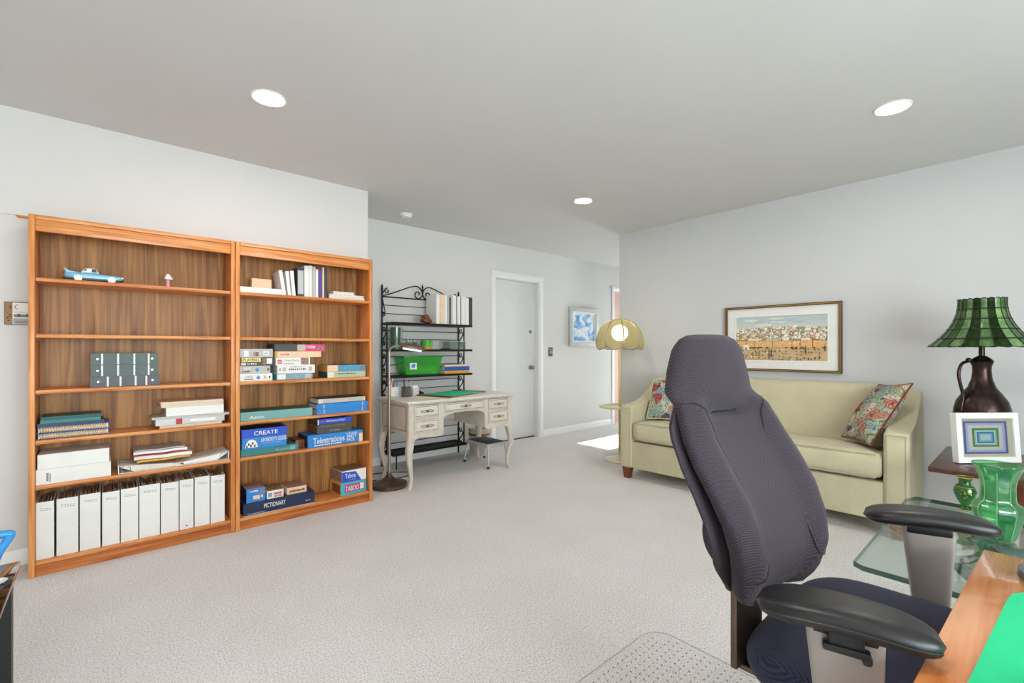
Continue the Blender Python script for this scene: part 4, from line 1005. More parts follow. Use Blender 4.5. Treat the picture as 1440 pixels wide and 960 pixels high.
for z0 in (1.415, 1.154, .900):
    b = BM(); box(b, x0-.01, x1+.02, yf, -.004, z0-.022, z0, .004, 1); P('shelf', b, M['iron'], t)
fr = []
lo = ptube('lower_shelf', [(x0, yf, .145), (x1-.04, yf, .145), (x1-.04, -.01, .145), (x0, -.01, .145)], .011, closed=True)
for yy in (-.08, -.16): ptube('shelf_bar', [(x0, yy, .145), (x1-.04, yy, .145)], .004, lo)
b = BM(); box(b, x0, x1-.04, yf, -.01, .136, .144); P('shelf_mesh', b, M['iron'], lo)
for xx in (x0+.03, x1-.06): ptube('front_foot', [(xx, yf, .14), (xx, yf, .003)], .006)
# items on the rack
RX, RY = 2.511, 4.27
zt = 1.4153
bx = [2.543, 2.590, 2.638, 2.681, 2.743, 2.807, 2.857, 2.908, 2.955, 3.003]
for k, (m, lb) in enumerate((('white', 'white binder, first of the row on the black rack'), ('peach', 'cream coloured binder, second in the row on the black rack'), ('white', 'white binder, third in the row on the black rack'), ('grey', 'wide pale grey binder, fourth in the row on the black rack'), ('white', 'wide white binder, fifth in the row on the black rack'), ('binder', 'white binder, sixth in the row on the black rack'), ('binder', 'off white binder, seventh in the row on the black rack'), ('white', 'white binder, eighth in the row on the black rack'), ('charcoal', 'charcoal black binder at right end of the black rack'))):
    h = .300+(.006 if k in (1, 4) else 0)-(.010 if k in (3, 7) else 0)
    book('ring_binder', lb, 'binder', bx[k]+.002, bx[k+1]-.002, 4.055, .199, zt, zt+h, M[m], 'paper', True, 'binders on the black rack', 0, True, 0, [(.3, .7, .02, .97, M['greydk'])] if k in (3,) else ([(.72, .9, .0, 1, M['charcoal'])] if k in (4, 5) else ()), .0035)
bm = BM(); bmesh.ops.create_icosphere(bm, subdivisions=3, radius=1)
for v in bm.verts:
    n = v.co.copy(); k = 1+.16*math.sin(n.x*5+1)*math.cos(n.y*4)+.12*math.sin(n.z*7+n.x*3)
    v.co = Vector((n.x*.055*k, n.y*.045*k, max(-.028, n.z*.050*k)+.030-(.012*n.x)))
zmin = min(v.co.z for v in bm.verts)
for v in bm.verts: v.co.z -= zmin
solo('mineral_rock', bm, M['rock'], 'rough reddish brown mineral rock in front of the rack binders', 'rock', None, (2.450, 4.10, zt), ang=25)
zt = 1.1543
t = T('glass_cylinder', 'tall grey green glass cylinder at left of the black rack', 'vase', (2.137, 4.13, zt))
bm = BM(); lathe(bm, [(.054, 0), (.056, .006), (.056, .215), (.0535, .215), (.0535, .008)], seg=28); P('glass', bm, M['jarglass'], t)
bm = BM(); lathe(bm, [(.050, .009), (.050, .05), (.0005, .052)], seg=24); P('filling', bm, M['limelt'], t)
for k, (x, lb) in enumerate(((2.262, 'small clear glass jar with a dark lid on the black rack, left'), (2.335, 'small clear glass jar with a dark lid on the black rack, right'))):
    t = T('glass_jar', lb, 'jar', (x, 4.13, zt), group='small jars on the black rack')
    bm = BM(); lathe(bm, [(.026, 0), (.030, .005), (.030, .050), (.024, .058)], seg=20); P('glass', bm, M['clear'], t)
    bm = BM(); lathe(bm, [(.027, .0585), (.027, .068), (.0005, .069)], seg=20); P('lid', bm, M['black'], t)
    bm = BM(); lathe(bm, [(.022, .0695), (.024, .105), (.0005, .106)], seg=20, cap1=True); P('stopper', bm, M['clear'], t)
t = T('pottery_mug', 'leaf green cup with orange base band on the black rack', 'cup', (2.478, 4.13, zt))
bm = BM(); lathe(bm, [(.055, .028), (.058, .03), (.060, .092), (.055, .092), (.052, .032)], seg=28); P('cup', bm, M['greencup'], t)
bm = BM(); lathe(bm, [(.055, 0), (.0565, .004), (.0565, .0279)], seg=28); P('base_band', bm, M['orangecup'], t)
bm = BM(); box(bm, -.05, .05, -.02, .02, 0, .011, .004); solo('stapler', bm, M['black'], 'flat black stapler on the middle rack shelf', 'stapler', None, (2.665, 4.07, zt))
t = T('clear_tray', 'clear plastic box at right end of the middle rack shelf', 'box', (2.815, 4.13, zt))
bm = BM()
for a in ((-.10, .10, -.07, .07, 0, .004), (-.10, -.096, -.07, .07, .004, .082), (.096, .10, -.07, .07, .004, .082), (-.096, .096, -.07, -.066, .004, .082), (-.096, .096, .066, .07, .004, .082)): box(bm, *a)
P('box', bm, M['clear'], t)
bm = BM(); tube(bm, [(-.10, -.07, .083), (.10, -.07, .083), (.10, .07, .083), (-.10, .07, .083)], .003, 6, True); P('rim', bm, M['grey'], t)
zt = .9003
t = T('green_storage_bin', 'translucent bright green plastic bin of folders on the black rack', 'storage bin', (2.40, 4.145, zt), R(-2))
def taper(bm, w0, d0, w1, d1, h, th):
    r = []
    for (w, d, z) in ((w0, d0, 0), (w1, d1, h), (w1-th, d1-th, h), (w0-th, d0-th, th)):
        r.append([bm.verts.new((sx*w, sy*d, z)) for sx, sy in ((-1, -1), (1, -1), (1, 1), (-1, 1))])
    for a, b in zip(r, r[1:]):
        for k in range(4): bm.faces.new((a[k], a[(k+1) % 4], b[(k+1) % 4], b[k]))
    bm.faces.new(r[0][::-1]); bm.faces.new(r[3])
bm = BM(); taper(bm, .185, .078, .215, .092, .178, .005); P('tub', bm, M['greenbin'], t)
bm = BM(); tube(bm, [(-.217, -.094, .178), (.217, -.094, .178), (.217, .094, .178), (-.217, .094, .178)], .006, 8, True); P('rim', bm, M['greenbin'], t)
for s in (-1, 1):
    bm = BM(); tube(bm, [(s*.218, -.05, .170), (s*.232, -.045, .160), (s*.232, .045, .160), (s*.218, .05, .170)], .005, 8); P('handle', bm, M['greenbin'], t)
bm = BM(); box(bm, -.155, -.080, -.0985, -.0935, .055, .120); bmesh.ops.rotate(bm, verts=bm.verts, cent=(-.12, -.092, .09), matrix=Matrix.Rotation(R(-4), 3, 'X')); lb_ = P('label_sticker', bm, M['white'], t)
bm = BM(); prism(bm, [(-.140, .075), (-.105, .072), (-.092, .105), (-.118, .112), (-.135, .10)], 'y', -.1005, -.0988); P('sticker_print', bm, M['bluelt'], lb_)
for k, (m, h, lb) in enumerate((('limelt', .030, 'lime folder stack lying in the green bin, lower'), ('cream2', .022, 'cream papers lying in the middle of green bin'), ('limelt', .028, 'lime folder stack lying in the green bin, upper'))):
    bm = BM(); box(bm, -.165, .165, -.065, .065, 0, h, .003, 1); solo('folder_stack', bm, M[m], lb, 'folder', 'folders in the green bin', (2.405, 4.145, zt+.006+(0, .031, .0535)[k]), R(-2))
for k, (m, h, lb) in enumerate((('yellow', .030, 'mustard yellow box file, lower of the right rack pile'), ('bluecover', .042, 'royal blue book in middle of the right rack pile'), ('peach', .018, 'cream book on top of the right rack pile'))):
    book('large_book', lb, 'book', 2.640, 2.955-(.01 if k == 2 else 0), 4.045, .19, zt, zt+h, M[m], 'paper', False, 'books right on the lower rack shelf'); zt += h+.0006

# ------------------------------------------------------------ bronze floor lamp with bent neck
t = T('reading_floor_lamp', 'bronze gooseneck floor lamp standing at left end of the cream desk', 'floor lamp', (1.798, 3.60, 0))
bm = BM(); lathe(bm, [(.143, 0), (.150, .006), (.150, .026), (.143, .034), (.128, .037), (.075, .055), (.035, .080), (.020, .105), (.016, .118)], seg=48); P('base', bm, M['bronze'], t)
bm = BM(); tube(bm, [(0, 0, .115), (0, 0, .86)], .0135, 14); P('pole', bm, M['nickel'], t)
bm = BM(); lathe(bm, [(.0125, .855), (.017, .86), (.017, .90), (.0125, .905)], seg=16); P('collar', bm, M['nickel'], t)
hd = Vector((.80, -.60, 0)).normalized()
bm = BM(); tube(bm, smooth_curve([(0, 0, .90), (0, 0, 1.05), (0, 0, 1.13), hd*.02+Vector((0, 0, 1.168)), hd*.06+Vector((0, 0, 1.180)), hd*.10+Vector((0, 0, 1.180))], 6), .0085, 12); P('gooseneck', bm, M['nickel'], t)
hp = hd*.10+Vector((0, 0, 1.180)); sd = Vector((-hd.y, hd.x, 0))
bm = BM(); ax = (hd+Vector((0, 0, -.16))).normalized(); upv = sd.cross(ax)*-1
if upv.z < 0: upv = -upv
def hf(i, j):
    s = i/9; a = PI*j/12; w = .034+.034*math.sin(min(1, s*1.3)*PI/2); h_ = .030+.020*math.sin(s*PI)
    return hp+ax*(s*.20-.01)+sd*(w*math.cos(a))+upv*(h_*math.sin(a)-.008)
V = grid(bm, hf, 10, 13); bmesh.ops.solidify(bm, geom=bm.faces[:], thickness=.003); P('lamp_head', bm, M['nickel'], t)
bm = BM(); tube(bm, [hp+ax*.02-upv*.010, hp+ax*.17-upv*.010], .012, 12); M['tubelamp'] = emit('lit_reading_tube', '#fffdf5', 1.6); P('lamp_tube', bm, M['tubelamp'], t)
bm = BM(); tube(bm, smooth_curve([(1.72, 3.72, .004), (1.62, 3.86, .004), (1.66, 4.02, .004), (1.86, 4.05, .004), (2.06, 3.96, .004), (2.14, 3.86, .004), (2.06, 3.78, .004), (1.86, 3.80, .004), (1.70, 3.90, .004), (1.64, 4.10, .004), (1.66, 4.28, .004)], 8), .004, 6)
solo('power_cord', bm, M['black'], 'black power cord looped on the carpet under the desk', 'cord')

# ------------------------------------------------------------ step stool and waste basket
t = T('step_stool', 'low light grey metal step stool with navy top under desk', 'stool', (2.905, 3.69, 0))
for sx in (-1, 1):
    for sy in (-1, 1):
        bm = BM(); tube(bm, [(sx*.128, sy*.197, .012), (sx*.105, sy*.165, .205)], .010, 10); lg = P('leg', bm, M['stool'], t)
        bm = BM(); tube(bm, [(sx*.1285, sy*.1975, .0), (sx*.126, sy*.194, .022)], .013, 10); P('rubber_foot', bm, M['black'], lg)
bm = BM(); box(bm, -.125, .125, -.182, .182, .195, .232, .012, 3); P('seat', bm, M['stool'], t)
bm = BM(); box(bm, -.108, .108, -.165, .165, .2322, .237, .002); P('tread', bm, M['navypad'], t)
for i in range(9):
    pass
t = T('waste_basket', 'round cream waste basket behind the step stool', 'waste basket', (3.10, 4.06, 0))
bm = BM(); lathe(bm, [(.095, 0), (.098, .004), (.122, .285), (.126, .295), (.119, .295), (.094, .008)], seg=32); P('pail', bm, M['cream'], t)
bm = BM(); lathe(bm, [(.1175, .215), (.1195, .217), (.1215, .238), (.1195, .240)], seg=32, cap0=False, cap1=False); P('band', bm, M['brass'], t)
# ------------------------------------------------------------ sofa (local: x front to back, y right end to left end)
t = T('sofa', 'sage green upholstered sofa with sweeping arms against the right wall', 'sofa', (3.575, .495, 0), R(2.3))
SL = 2.0; SD = .765; AW = .125
def soft(bm, x0, x1, y0, y1, z0, z1, bev, crown=0, slope=0, n=12):
    """upholstered block: rounded edges, crowned and sloped top"""
    b2 = BM(); box(b2, x0, x1, y0, y1, z0, z1)
    bmesh.ops.subdivide_edges(b2, edges=b2.edges[:], cuts=n, use_grid_fill=True)
    for v in b2.verts:
        c = v.co; hx_, hy_, hz_ = (x1-x0)/2, (y1-y0)/2, (z1-z0)/2
        q = Vector((c.x-(x0+x1)/2, c.y-(y0+y1)/2, c.z-(z0+z1)/2)); lim = Vector((hx_-bev, hy_-bev, hz_-bev))
        cl = Vector([max(-l, min(l, a)) for a, l in zip(q, lim)]); d = q-cl
        if d.length > 1e-9:
            inf = max(abs(a) for a in d); q = cl+d.normalized()*bev*min(1, inf/bev if inf < bev else 1)
        u = q.x/hx_; w = q.y/hy_
        k = (1-u*u)*(1-w**4)
        q.z += crown*max(0, k)*(1 if q.z > 0 else -.2) + slope*(u+1)/2*(1 if q.z > 0 else 0)
        q.x += -.4*crown*(1-(q.z/hz_)**2)*(1 if u < -.9 else 0)
        v.co = q+Vector(((x0+x1)/2, (y0+y1)/2, (z0+z1)/2))
    me = bpy.data.meshes.new('t'); b2.to_mesh(me); b2.free(); bm.from_mesh(me); bpy.data.meshes.remove(me)
bm = BM(); box(bm, .012, SD-.03, AW-.005, SL-AW+.005, .098, .335, .012, 3); P('base', bm, M['sofa'], t)
bm = BM(); soft(bm, -.012, .575, AW+.004, SL-AW-.004, .345, .520, .05, .022, -.045, 22); sc = P('seat_cushion', bm, M['sofa'], t, ang=80)
for z_, x_ in ((.503, .001), (.362, .001)):
    bm = BM(); tube(bm, [(x_-.006, AW+.035, z_), (x_-.0125, AW+.3, z_+.002), (x_-.016, SL/2, z_+.003), (x_-.0125, SL-AW-.3, z_+.002), (x_-.006, SL-AW-.035, z_)], .005, 8); P('piping', bm, M['pipe'], sc)
bk = [(.53, .10), (.52, .40), (.545, .60), (.585, .80), (.605, .872), (.630, .897), (.66, .905), (.71, .902), (.745, .885), (.76, .85), (SD, .55), (SD-.01, .10)]
bm = BM(); prism(bm, bk, 'y', AW-.03, SL-AW+.03, .006, 2); P('backrest', bm, M['sofa'], t, ang=50)
arm = [(.0, .098), (.0, .630), (.012, .648), (.035, .655), (.12, .655), (.22, .662), (.32, .682), (.42, .720), (.52, .772), (.60, .822), (.66, .855), (.71, .868), (.745, .86), (.76, .83), (SD, .55), (SD-.005, .098)]
for ya, lbl in ((0, None), (SL-AW, None)):
    bm = BM(); prism(bm, arm, 'y', ya, ya+AW, .022, 4); a = P('arm', bm, M['sofa'], t, ang=60)
    bm = BM(); e = .020
    for yy in (ya+.018, ya+AW-.018): tube(bm, [(-.0005, yy, .105), (-.0005, yy, .630)], .0028, 6)
    tube(bm, [(-.0005, ya+.018, .632), (-.0005, ya+AW-.018, .632)], .0028, 6); P('piping', bm, M['pipe'], a)
for xx in (.045, SD-.055):
    for yy in (.06, SL-.06):
        bm = BM(); b_, t_ = .024, .036
        A = [bm.verts.new((xx+sx*b_, yy+sy*b_, 0)) for sx, sy in ((-1, -1), (1, -1), (1, 1), (-1, 1))]; B = [bm.verts.new((xx+sx*t_, yy+sy*t_, .099)) for sx, sy in ((-1, -1), (1, -1), (1, 1), (-1, 1))]
        for k in range(4): bm.faces.new((A[k], A[(k+1) % 4], B[(k+1) % 4], B[k]))
        bm.faces.new(A[::-1]); bm.faces.new(B); P('foot', bm, M['mahog'], t, 'tapered reddish wood foot')

def pillow(name, label, corners, thick, m, group, piped='pipe', fringe=False):
    bl, br, tr, tl = [Vector(c) for c in corners]
    c0 = (bl+br+tr+tl)/4; nrm = (br-bl).cross(tl-bl).normalized()
    rx = (br-bl).normalized(); ry = nrm.cross(rx)
    t = bpy.data.objects.new(name, None); COL.objects.link(t); t.location = c0; t['label'] = label; t['category'] = 'cushion'; t['group'] = group
    rot = Matrix((rx, ry, nrm)).transposed(); t.rotation_euler = rot.to_euler(); inv = rot.inverted()
    L = [inv @ (c-c0) for c in (bl, br, tr, tl)]
    n = 25
    def srf(sgn):
        def fn(i, j):
            u, v = i/(n-1), j/(n-1)
            p = L[0]*(1-u)*(1-v)+L[1]*u*(1-v)+L[2]*u*v+L[3]*(1-u)*v
            a, b = 2*u-1, 2*v-1
            pin = 1-.05*(1-abs(a)**2)*abs(b)**6; pin2 = 1-.05*(1-abs(b)**2)*abs(a)**6
            k = max(0, (1-abs(a)**2.6)*(1-abs(b)**2.6))**.55
            return Vector((p.x*pin2, p.y*pin, p.z+sgn*thick/2*k+.004*math.sin(6*a+3*b)*k))
        return fn
    bm = BM(); V1 = grid(bm, srf(1), n, n); V2 = grid(bm, srf(-1), n, n); bmesh.ops.remove_doubles(bm, verts=bm.verts, dist=.0004)
    P('cover', bm, m, t, ang=80)
    f = srf(1); loop = [f(i, 0) for i in range(n-1)]+[f(n-1, j) for j in range(n-1)]+[f(i, n-1) for i in range(n-1, 0, -1)]+[f(0, j) for j in range(n-1, 0, -1)]
    bm = BM(); tube(bm, loop, .006, 6, True); P('corded_edge', bm, M[piped], t)
    return t
pillow('throw_pillow', 'multicoloured paisley cushion leaning on the right sofa arm', ((3.96, .92, .530), (3.63, .690, .545), (3.97, .535, .930), (4.16, .745, .900)), .13, M['paisley'], 'paisley sofa cushions', 'mahog')
pillow('throw_pillow', 'multicoloured paisley cushion at the left end of the sofa, in front', ((3.70, 2.345, .528), (3.83, 1.99, .525), (3.97, 2.045, .905), (3.86, 2.375, .875)), .11, M['paisley'], 'paisley sofa cushions', 'jute')
pillow('throw_pillow', 'cream striped cushion tucked behind the left paisley one', ((3.86, 2.20, .53), (4.00, 1.85, .53), (4.06, 1.90, .93), (3.985, 2.255, .91)), .07, M['jute'], 'sofa cushions', 'jute')

# ------------------------------------------------------------ floor lamp with tray and dome shade
lx, ly = 4.02, 2.865
t = T('tray_floor_lamp', 'pale gold floor lamp with scalloped dome shade and round tray table', 'floor lamp', (lx, ly, 0))
bm = BM(); lathe(bm, [(.150, 0), (.155, .006), (.150, .020), (.10, .030), (.03, .045), (.014, .07)], seg=40); P('base', bm, M['creamenamel'], t)
bm = BM(); tube(bm, [(0, 0, .05), (0, 0, 1.27)], .013, 14); P('pole', bm, M['ochre'], t)
bm = BM(); lathe(bm, [(.014, .545), (.20, .548), (.208, .552), (.21, .566), (.203, .568), (.198, .558), (.014, .555)], seg=48); P('tray', bm, M['creamenamel'], t)
g = G('woven_cream_shade'); v_ = g.coord()
wv = g.n('ShaderNodeTexWave', wave_type='BANDS'); wv.bands_direction = 'Z'; wv.inputs['Scale'].default_value = 60; wv.inputs['Distortion'].default_value = 2; g.l(v_, wv.inputs['Vector'])
cc = g.ramp(wv.outputs['Fac'], [(.2, '#a89d6c'), (.8, '#c4bb90')])
df = g.n('ShaderNodeBsdfDiffuse'); tl = g.n('ShaderNodeBsdfTranslucent'); tp = g.n('ShaderNodeBsdfTransparent'); g.l(cc, df.inputs[0]); g.l(cc, tl.inputs[0])
m1 = g.n('ShaderNodeMixShader'); m1.inputs[0].default_value = .5; g.l(df.outputs[0], m1.inputs[1]); g.l(tl.outputs[0], m1.inputs[2])
m2 = g.n('ShaderNodeMixShader'); m2.inputs[0].default_value = .28; g.l(m1.outputs[0], m2.inputs[1]); g.l(tp.outputs[0], m2.inputs[2]); g.l(m2.outputs[0], g.out.inputs[0]); M['shadecloth'] = g.m
NP = 8; sr, sz0, sz1 = .252, 1.20, 1.462
def dome(th, s, out=0):
    """s: 0 at the crown, 1 at the rim; th: angle; scalloped panels bulge between ribs"""
    k = (th/(2*PI)*NP) % 1; bul = math.sin(PI*k)
    a = s*PI/2*1.06; r = .03+(sr-.03)*math.sin(min(a, PI/2))**.9*(1 if a < PI/2 else 1-.10*(a-PI/2)/.1)
    r *= .955+.045*bul*s
    z = sz0+(sz1-sz0)*max(0, math.cos(a)) - .030*bul*(s**6) - (.0 if a < PI/2 else .02*(a-PI/2)/.1)
    return Vector(((r+out)*math.cos(th), (r+out)*math.sin(th), z))
off = 1.2
for p in range(NP):
    bm = BM(); grid(bm, lambda i, j: dome(off*0+2*PI*(p+i/8*.999+.0005)/NP, j/12), 9, 13); P('shade_panel', bm, M['shadecloth'], t, ang=80)
    bm = BM(); tube(bm, [dome(2*PI*p/NP, j/12, .001) for j in range(13)], .005, 6); P('shade_rib', bm, M['greydk'] if False else M['nickel'], t)
bm = BM(); tube(bm, [dome(2*PI*i/64, 1, .001) for i in range(64)], .0045, 6, True); P('shade_rim', bm, M['nickel'], t)
bm = BM(); lathe(bm, [(.032, sz1-.004), (.030, sz1+.006), (.010, sz1+.012), (.006, sz1+.03), (.009, sz1+.036), (.0008, sz1+.048)], seg=20); P('finial', bm, M['ochre'], t)
M['bulb'] = emit('lit_globe_bulb', '#fff3cc', 3.6)
bm = BM(); bmesh.ops.create_uvsphere(bm, u_segments=24, v_segments=14, radius=.085, matrix=Matrix.Translation((0, 0, 1.325))); P('globe_bulb', bm, M['bulb'], t)
bm = BM(); lathe(bm, [(.016, 1.20), (.016, 1.245)], seg=14); P('lamp_socket', bm, M['ochre'], t)

# ------------------------------------------------------------ dark side table with copper lamp
TZ = .535
t = T('side_table', 'dark walnut pedestal side table in the corner beside the sofa', 'side table', (3.66, .04, 0))
bm = BM(); box(bm, -.39, .39, -.34, .34, TZ-.028, TZ, .006, 2); P('table_top', bm, M['walnut'], t)
bm = BM(); lathe(bm, [(.055, .06), (.06, .10), (.045, .14), (.04, .25), (.055, .34), (.05, .42), (.07, TZ-.0285)], seg=24); P('pedestal', bm, M['mahog'], t)
for k in range(4):
    a = PI/4+k*PI/2; d = Vector((math.cos(a), math.sin(a), 0))
    bm = BM(); tube(bm, [d*.03+Vector((0, 0, .10)), d*.14+Vector((0, 0, .085)), d*.24+Vector((0, 0, .045)), d*.31+Vector((0, 0, .018))], [.030, .026, .021, .018], 10); P('foot', bm, M['walnut'], t)

cx, cy = 3.885, .212
t = T('copper_jug_lamp', 'hammered dark copper jug table lamp with a green shell shade', 'table lamp', (cx, cy, TZ+.0003))
o = TZ+.0003
prof = [(k*.735, z_) for k, z_ in [(.085, 0), (.100, .004), (.112, .03), (.140, .10), (.165, .175), (.172, .225), (.167, .268), (.152, .315), (.120, .355), (.084, .395), (.062, .445), (.056, .49), (.058, .52), (.066, .535), (.070, .545)]]
bm = BM(); lathe(bm, prof, seg=40); P('jug', bm, M['copper'], t)
bm = BM(); lathe(bm, [(.052, .5455), (.048, .556), (.030, .572), (.016, .582)], seg=28); P('jug_lid', bm, M['copper'], t)
bm = BM(); tube(bm, [(0, 0, .58), (0, 0, .72)], .0135, 14); P('stem', bm, M['copper'], t)
hdv = -RT
bm = BM(); tube(bm, smooth_curve([hdv*.04+Vector((0, 0, .545)), hdv*.08+Vector((0, 0, .548)), hdv*.120+Vector((0, 0, .530)), hdv*.137+Vector((0, 0, .475)), hdv*.126+Vector((0, 0, .41)), hdv*.110+Vector((0, 0, .345)), hdv*.118+Vector((0, 0, .295)), hdv*.124+Vector((0, 0, .255))], 6), .0085, 10); P('handle', bm, M['copper'], t)
bm = BM(); bmesh.ops.create_uvsphere(bm, u_segments=10, v_segments=6, radius=.014, matrix=Matrix.Translation(hdv*.078+Vector((0, 0, .556)))); P('thumb_piece', bm, M['copper'], t)
NC, NR = 22, 5
zrow = [.640, .682, .737, .795, .855, .910]
def sh_r(z):
    s = (z-.640)/(.910-.640); return .104+(.236-.104)*(1-s)**2.3
def sh(th, z, out=0):
    k = (th/(2*PI)*NC) % 1; bul = math.sin(PI*k); r = sh_r(z)*(.985+.022*bul)+out
    zz_ = z-(.008*bul if z < .65 else 0)+(.006*bul if z > .905 else 0)
    return Vector((r*math.cos(th), r*math.sin(th), zz_))
for r_ in range(NR):
    za, zb = zrow[r_], zrow[r_+1]
    bm = BM(); e = .04
    grid(bm, lambda i, j: sh(2*PI/NC*(e+(1-2*e)*i/4), za+(zb-za)*(.02+.96*j/3)), 5, 4); bmesh.ops.solidify(bm, geom=bm.faces[:], thickness=.0012)
    p0 = P('shell_panel', bm, M['capiz'], t, ang=60)
    for c in range(1, NC): copypart(p0, t, rot=(0, 0, 2*PI*c/NC))
bm = BM()
for c in range(NC): tube(bm, [sh(2*PI*c/NC, zrow[0]+(zrow[-1]-zrow[0])*j/10, .0005) for j in range(11)], .0024, 5)
for z_ in zrow: tube(bm, [sh(2*PI*i/(NC*4), z_, .0008) for i in range(NC*4)], .0024, 5, True)
P('shade_frame', bm, M['iron'], t)
bm = BM()
for k in range(3):
    a = 2*PI*k/3; tube(bm, [(0, 0, .715), (sh_r(.72)*math.cos(a), sh_r(.72)*math.sin(a), .716)], .002, 5)
P('shade_spider', bm, M['bronze'], t)

# framed print of nested rectangles leaning on the jug
t = T('framed_print', 'white box framed print of nested coloured rectangles on side table', 'framed print', (3.610, .180, TZ+.0035), 0)
t.rotation_euler = (R(-4), 0, VIEW-PI/2+R(2))
w, h = .352, .268
bmx = frame_bm(w, h, .030, -.012, .022); bmesh.ops.translate(bmx, vec=(0, 0, h/2), verts=bmx.verts); P('frame', bmx, M['white'], t)
q = []; cols = ['#cdb9a4', '#5d4d96', '#a9a4cf', '#c7bccd', '#dccbb8', '#cbbd9e', '#59694a', '#8fae98', '#b4d3c4', '#2a6ea8', '#7f96c6', '#b5b9d0', '#b2c9b6']
ins = [0, .022, .034, .046, .056, .064, .070, .080, .088, .094, .104, .112, .120]
for c, i_ in zip(cols, ins): k = i_/.125*.118; q.append((-.147+i_*1.04, .147-i_*1.04, -.105+i_*.79, .105-i_*.79, c))
picture('print', t, q, M['inkflat'], (0, -.006, h/2))
bm = BM(); box(bm, -w/2+.02, w/2-.02, -.005, .010, .02, h-.02); P('backing', bm, M['peach'], t)
bm = BM(); box(bm, -.145, .145, -.012, -.0105, .031, h-.031); P('glazing', bm, M['pane'], t)

# ------------------------------------------------------------ glass table and vases
GZ = .42
t = T('glass_table', 'low glass topped table with clipped corners and green metal legs', 'coffee table', (2.485, -.01, 0))
hx_, hy_, c_ = .555, .435, .055
oct_ = [(-hx_+.03, -hy_), (hx_-c_, -hy_), (hx_, -hy_+c_), (hx_, hy_-.03), (hx_-.09, hy_), (-hx_+.022, hy_-.005), (-hx_, hy_-.035), (-hx_, -hy_+.03)]
bm = BM(); prism(bm, oct_, 'z', GZ-.018, GZ); bm.normal_update()
for f in bm.faces: f.material_index = 0 if abs(f.normal.z) > .9 else 1
P('glass_top', bm, [M['tableglass'], M['glassedge']], t)
for k in range(4):
    a = PI/4+k*PI/2; d = Vector((math.cos(a)*.85, math.sin(a)*.62, 0))
    pts = smooth_curve([d*.42+Vector((0, 0, GZ-.03)), d*.34+Vector((0, 0, .34)), d*.14+Vector((0, 0, .22)), d*.20+Vector((0, 0, .11)), d*.46+Vector((0, 0, .016))], 6)
    bm = BM(); tube(bm, pts, .016, 10); P('leg', bm, M['verdigris'], t)
    bm = BM(); lathe(bm, [(.026, GZ-.030), (.026, GZ-.0185)], d.x*.42, d.y*.42, 18); P('glass_pad', bm, M['verdigris'], t)
bm = BM(); tube(bm, [(.12*math.cos(a), .09*math.sin(a), .225) for a in [2*PI*i/28 for i in range(28)]], .012, 8, True); P('ring_brace', bm, M['verdigris'], t)

def flute(n, amt): return lambda a, z: 1+amt*(abs(math.cos(a*n/2))-.64)
t = T('green_glass_vase', 'large fluted green glass vase with a flared rim on glass table', 'vase', (2.592, .098, GZ+.0004))
pr = [(.0015, .004), (.042, .0), (.047, .006), (.056, .045), (.067, .095), (.070, .120), (.063, .138), (.050, .148), (.047, .165), (.046, .205), (.050, .235), (.060, .265), (.072, .288)]
pts = smooth_curve([(r_, 0, z_) for r_, z_ in pr[2:]], 4); pr2 = pr[:2]+[(p.x, p.z) for p in pts]
inner = [(r_-.003, z_) for r_, z_ in pr2[2:][::-1]]
octo = lambda a, z: 1-(1-math.cos(PI/8)/math.cos((a % (PI/4))-PI/8))*-.0 if z < -1 else (1 if z > .284 else math.cos(PI/8)/math.cos((a % (PI/4))-PI/8)*1.03)
bm = BM(); lathe(bm, pr2+inner+[(.0015, .014)], seg=64, rfun=octo); P('glass_body', bm, M['bottle'], t, ang=60)
for k in range(8):
    bm = BM(); a = PI/4*k; tube(bm, [((r_*1.03+.0004)*math.cos(a), (r_*1.03+.0004)*math.sin(a), z_) for r_, z_ in pr2[3:-4]], .0016, 6); P('glass_rib', bm, M['ribglass'], t)
bm = BM(); tube(bm, [(.072*math.cos(a), .072*math.sin(a), .2885) for a in [2*PI*i/48 for i in range(48)]], .0026, 8, True); P('rim', bm, M['bottle'], t)
t = T('small_green_vase', 'small deep green glass vase with gilt rim and gilt flowers', 'vase', (2.945, .215, GZ+.0004))
pr = [(k*.80, z_) for k, z_ in [(.022, 0), (.024, .004), (.013, .012), (.013, .018), (.030, .042), (.047, .075), (.049, .090), (.042, .108), (.029, .120), (.026, .130), (.030, .142), (.037, .150)]]
pts = smooth_curve([(r_, 0, z_) for r_, z_ in pr], 4); p2 = [(p.x, p.z) for p in pts]
bm = BM(); lathe(bm, p2+[(r_-.003, z_) for r_, z_ in p2[18:][::-1]]+[(.001, .035)], seg=36); P('glass_body', bm, M['darkbottle'], t)
bm = BM(); tube(bm, [(.0296*math.cos(a), .0296*math.sin(a), .1505) for a in [2*PI*i/32 for i in range(32)]], .002, 6, True); P('gilt_rim', bm, M['gold'], t)
bm = BM(); tube(bm, [(.0337*math.cos(a), .0337*math.sin(a), .1085) for a in [2*PI*i/32 for i in range(32)]], .0012, 6, True)
tube(bm, [(.0188*math.cos(a), .0188*math.sin(a), .003) for a in [2*PI*i/24 for i in range(24)]], .002, 6, True); P('gilt_band', bm, M['gold'], t)
bm = BM(); fa = math.atan2(-.215, -2.945)
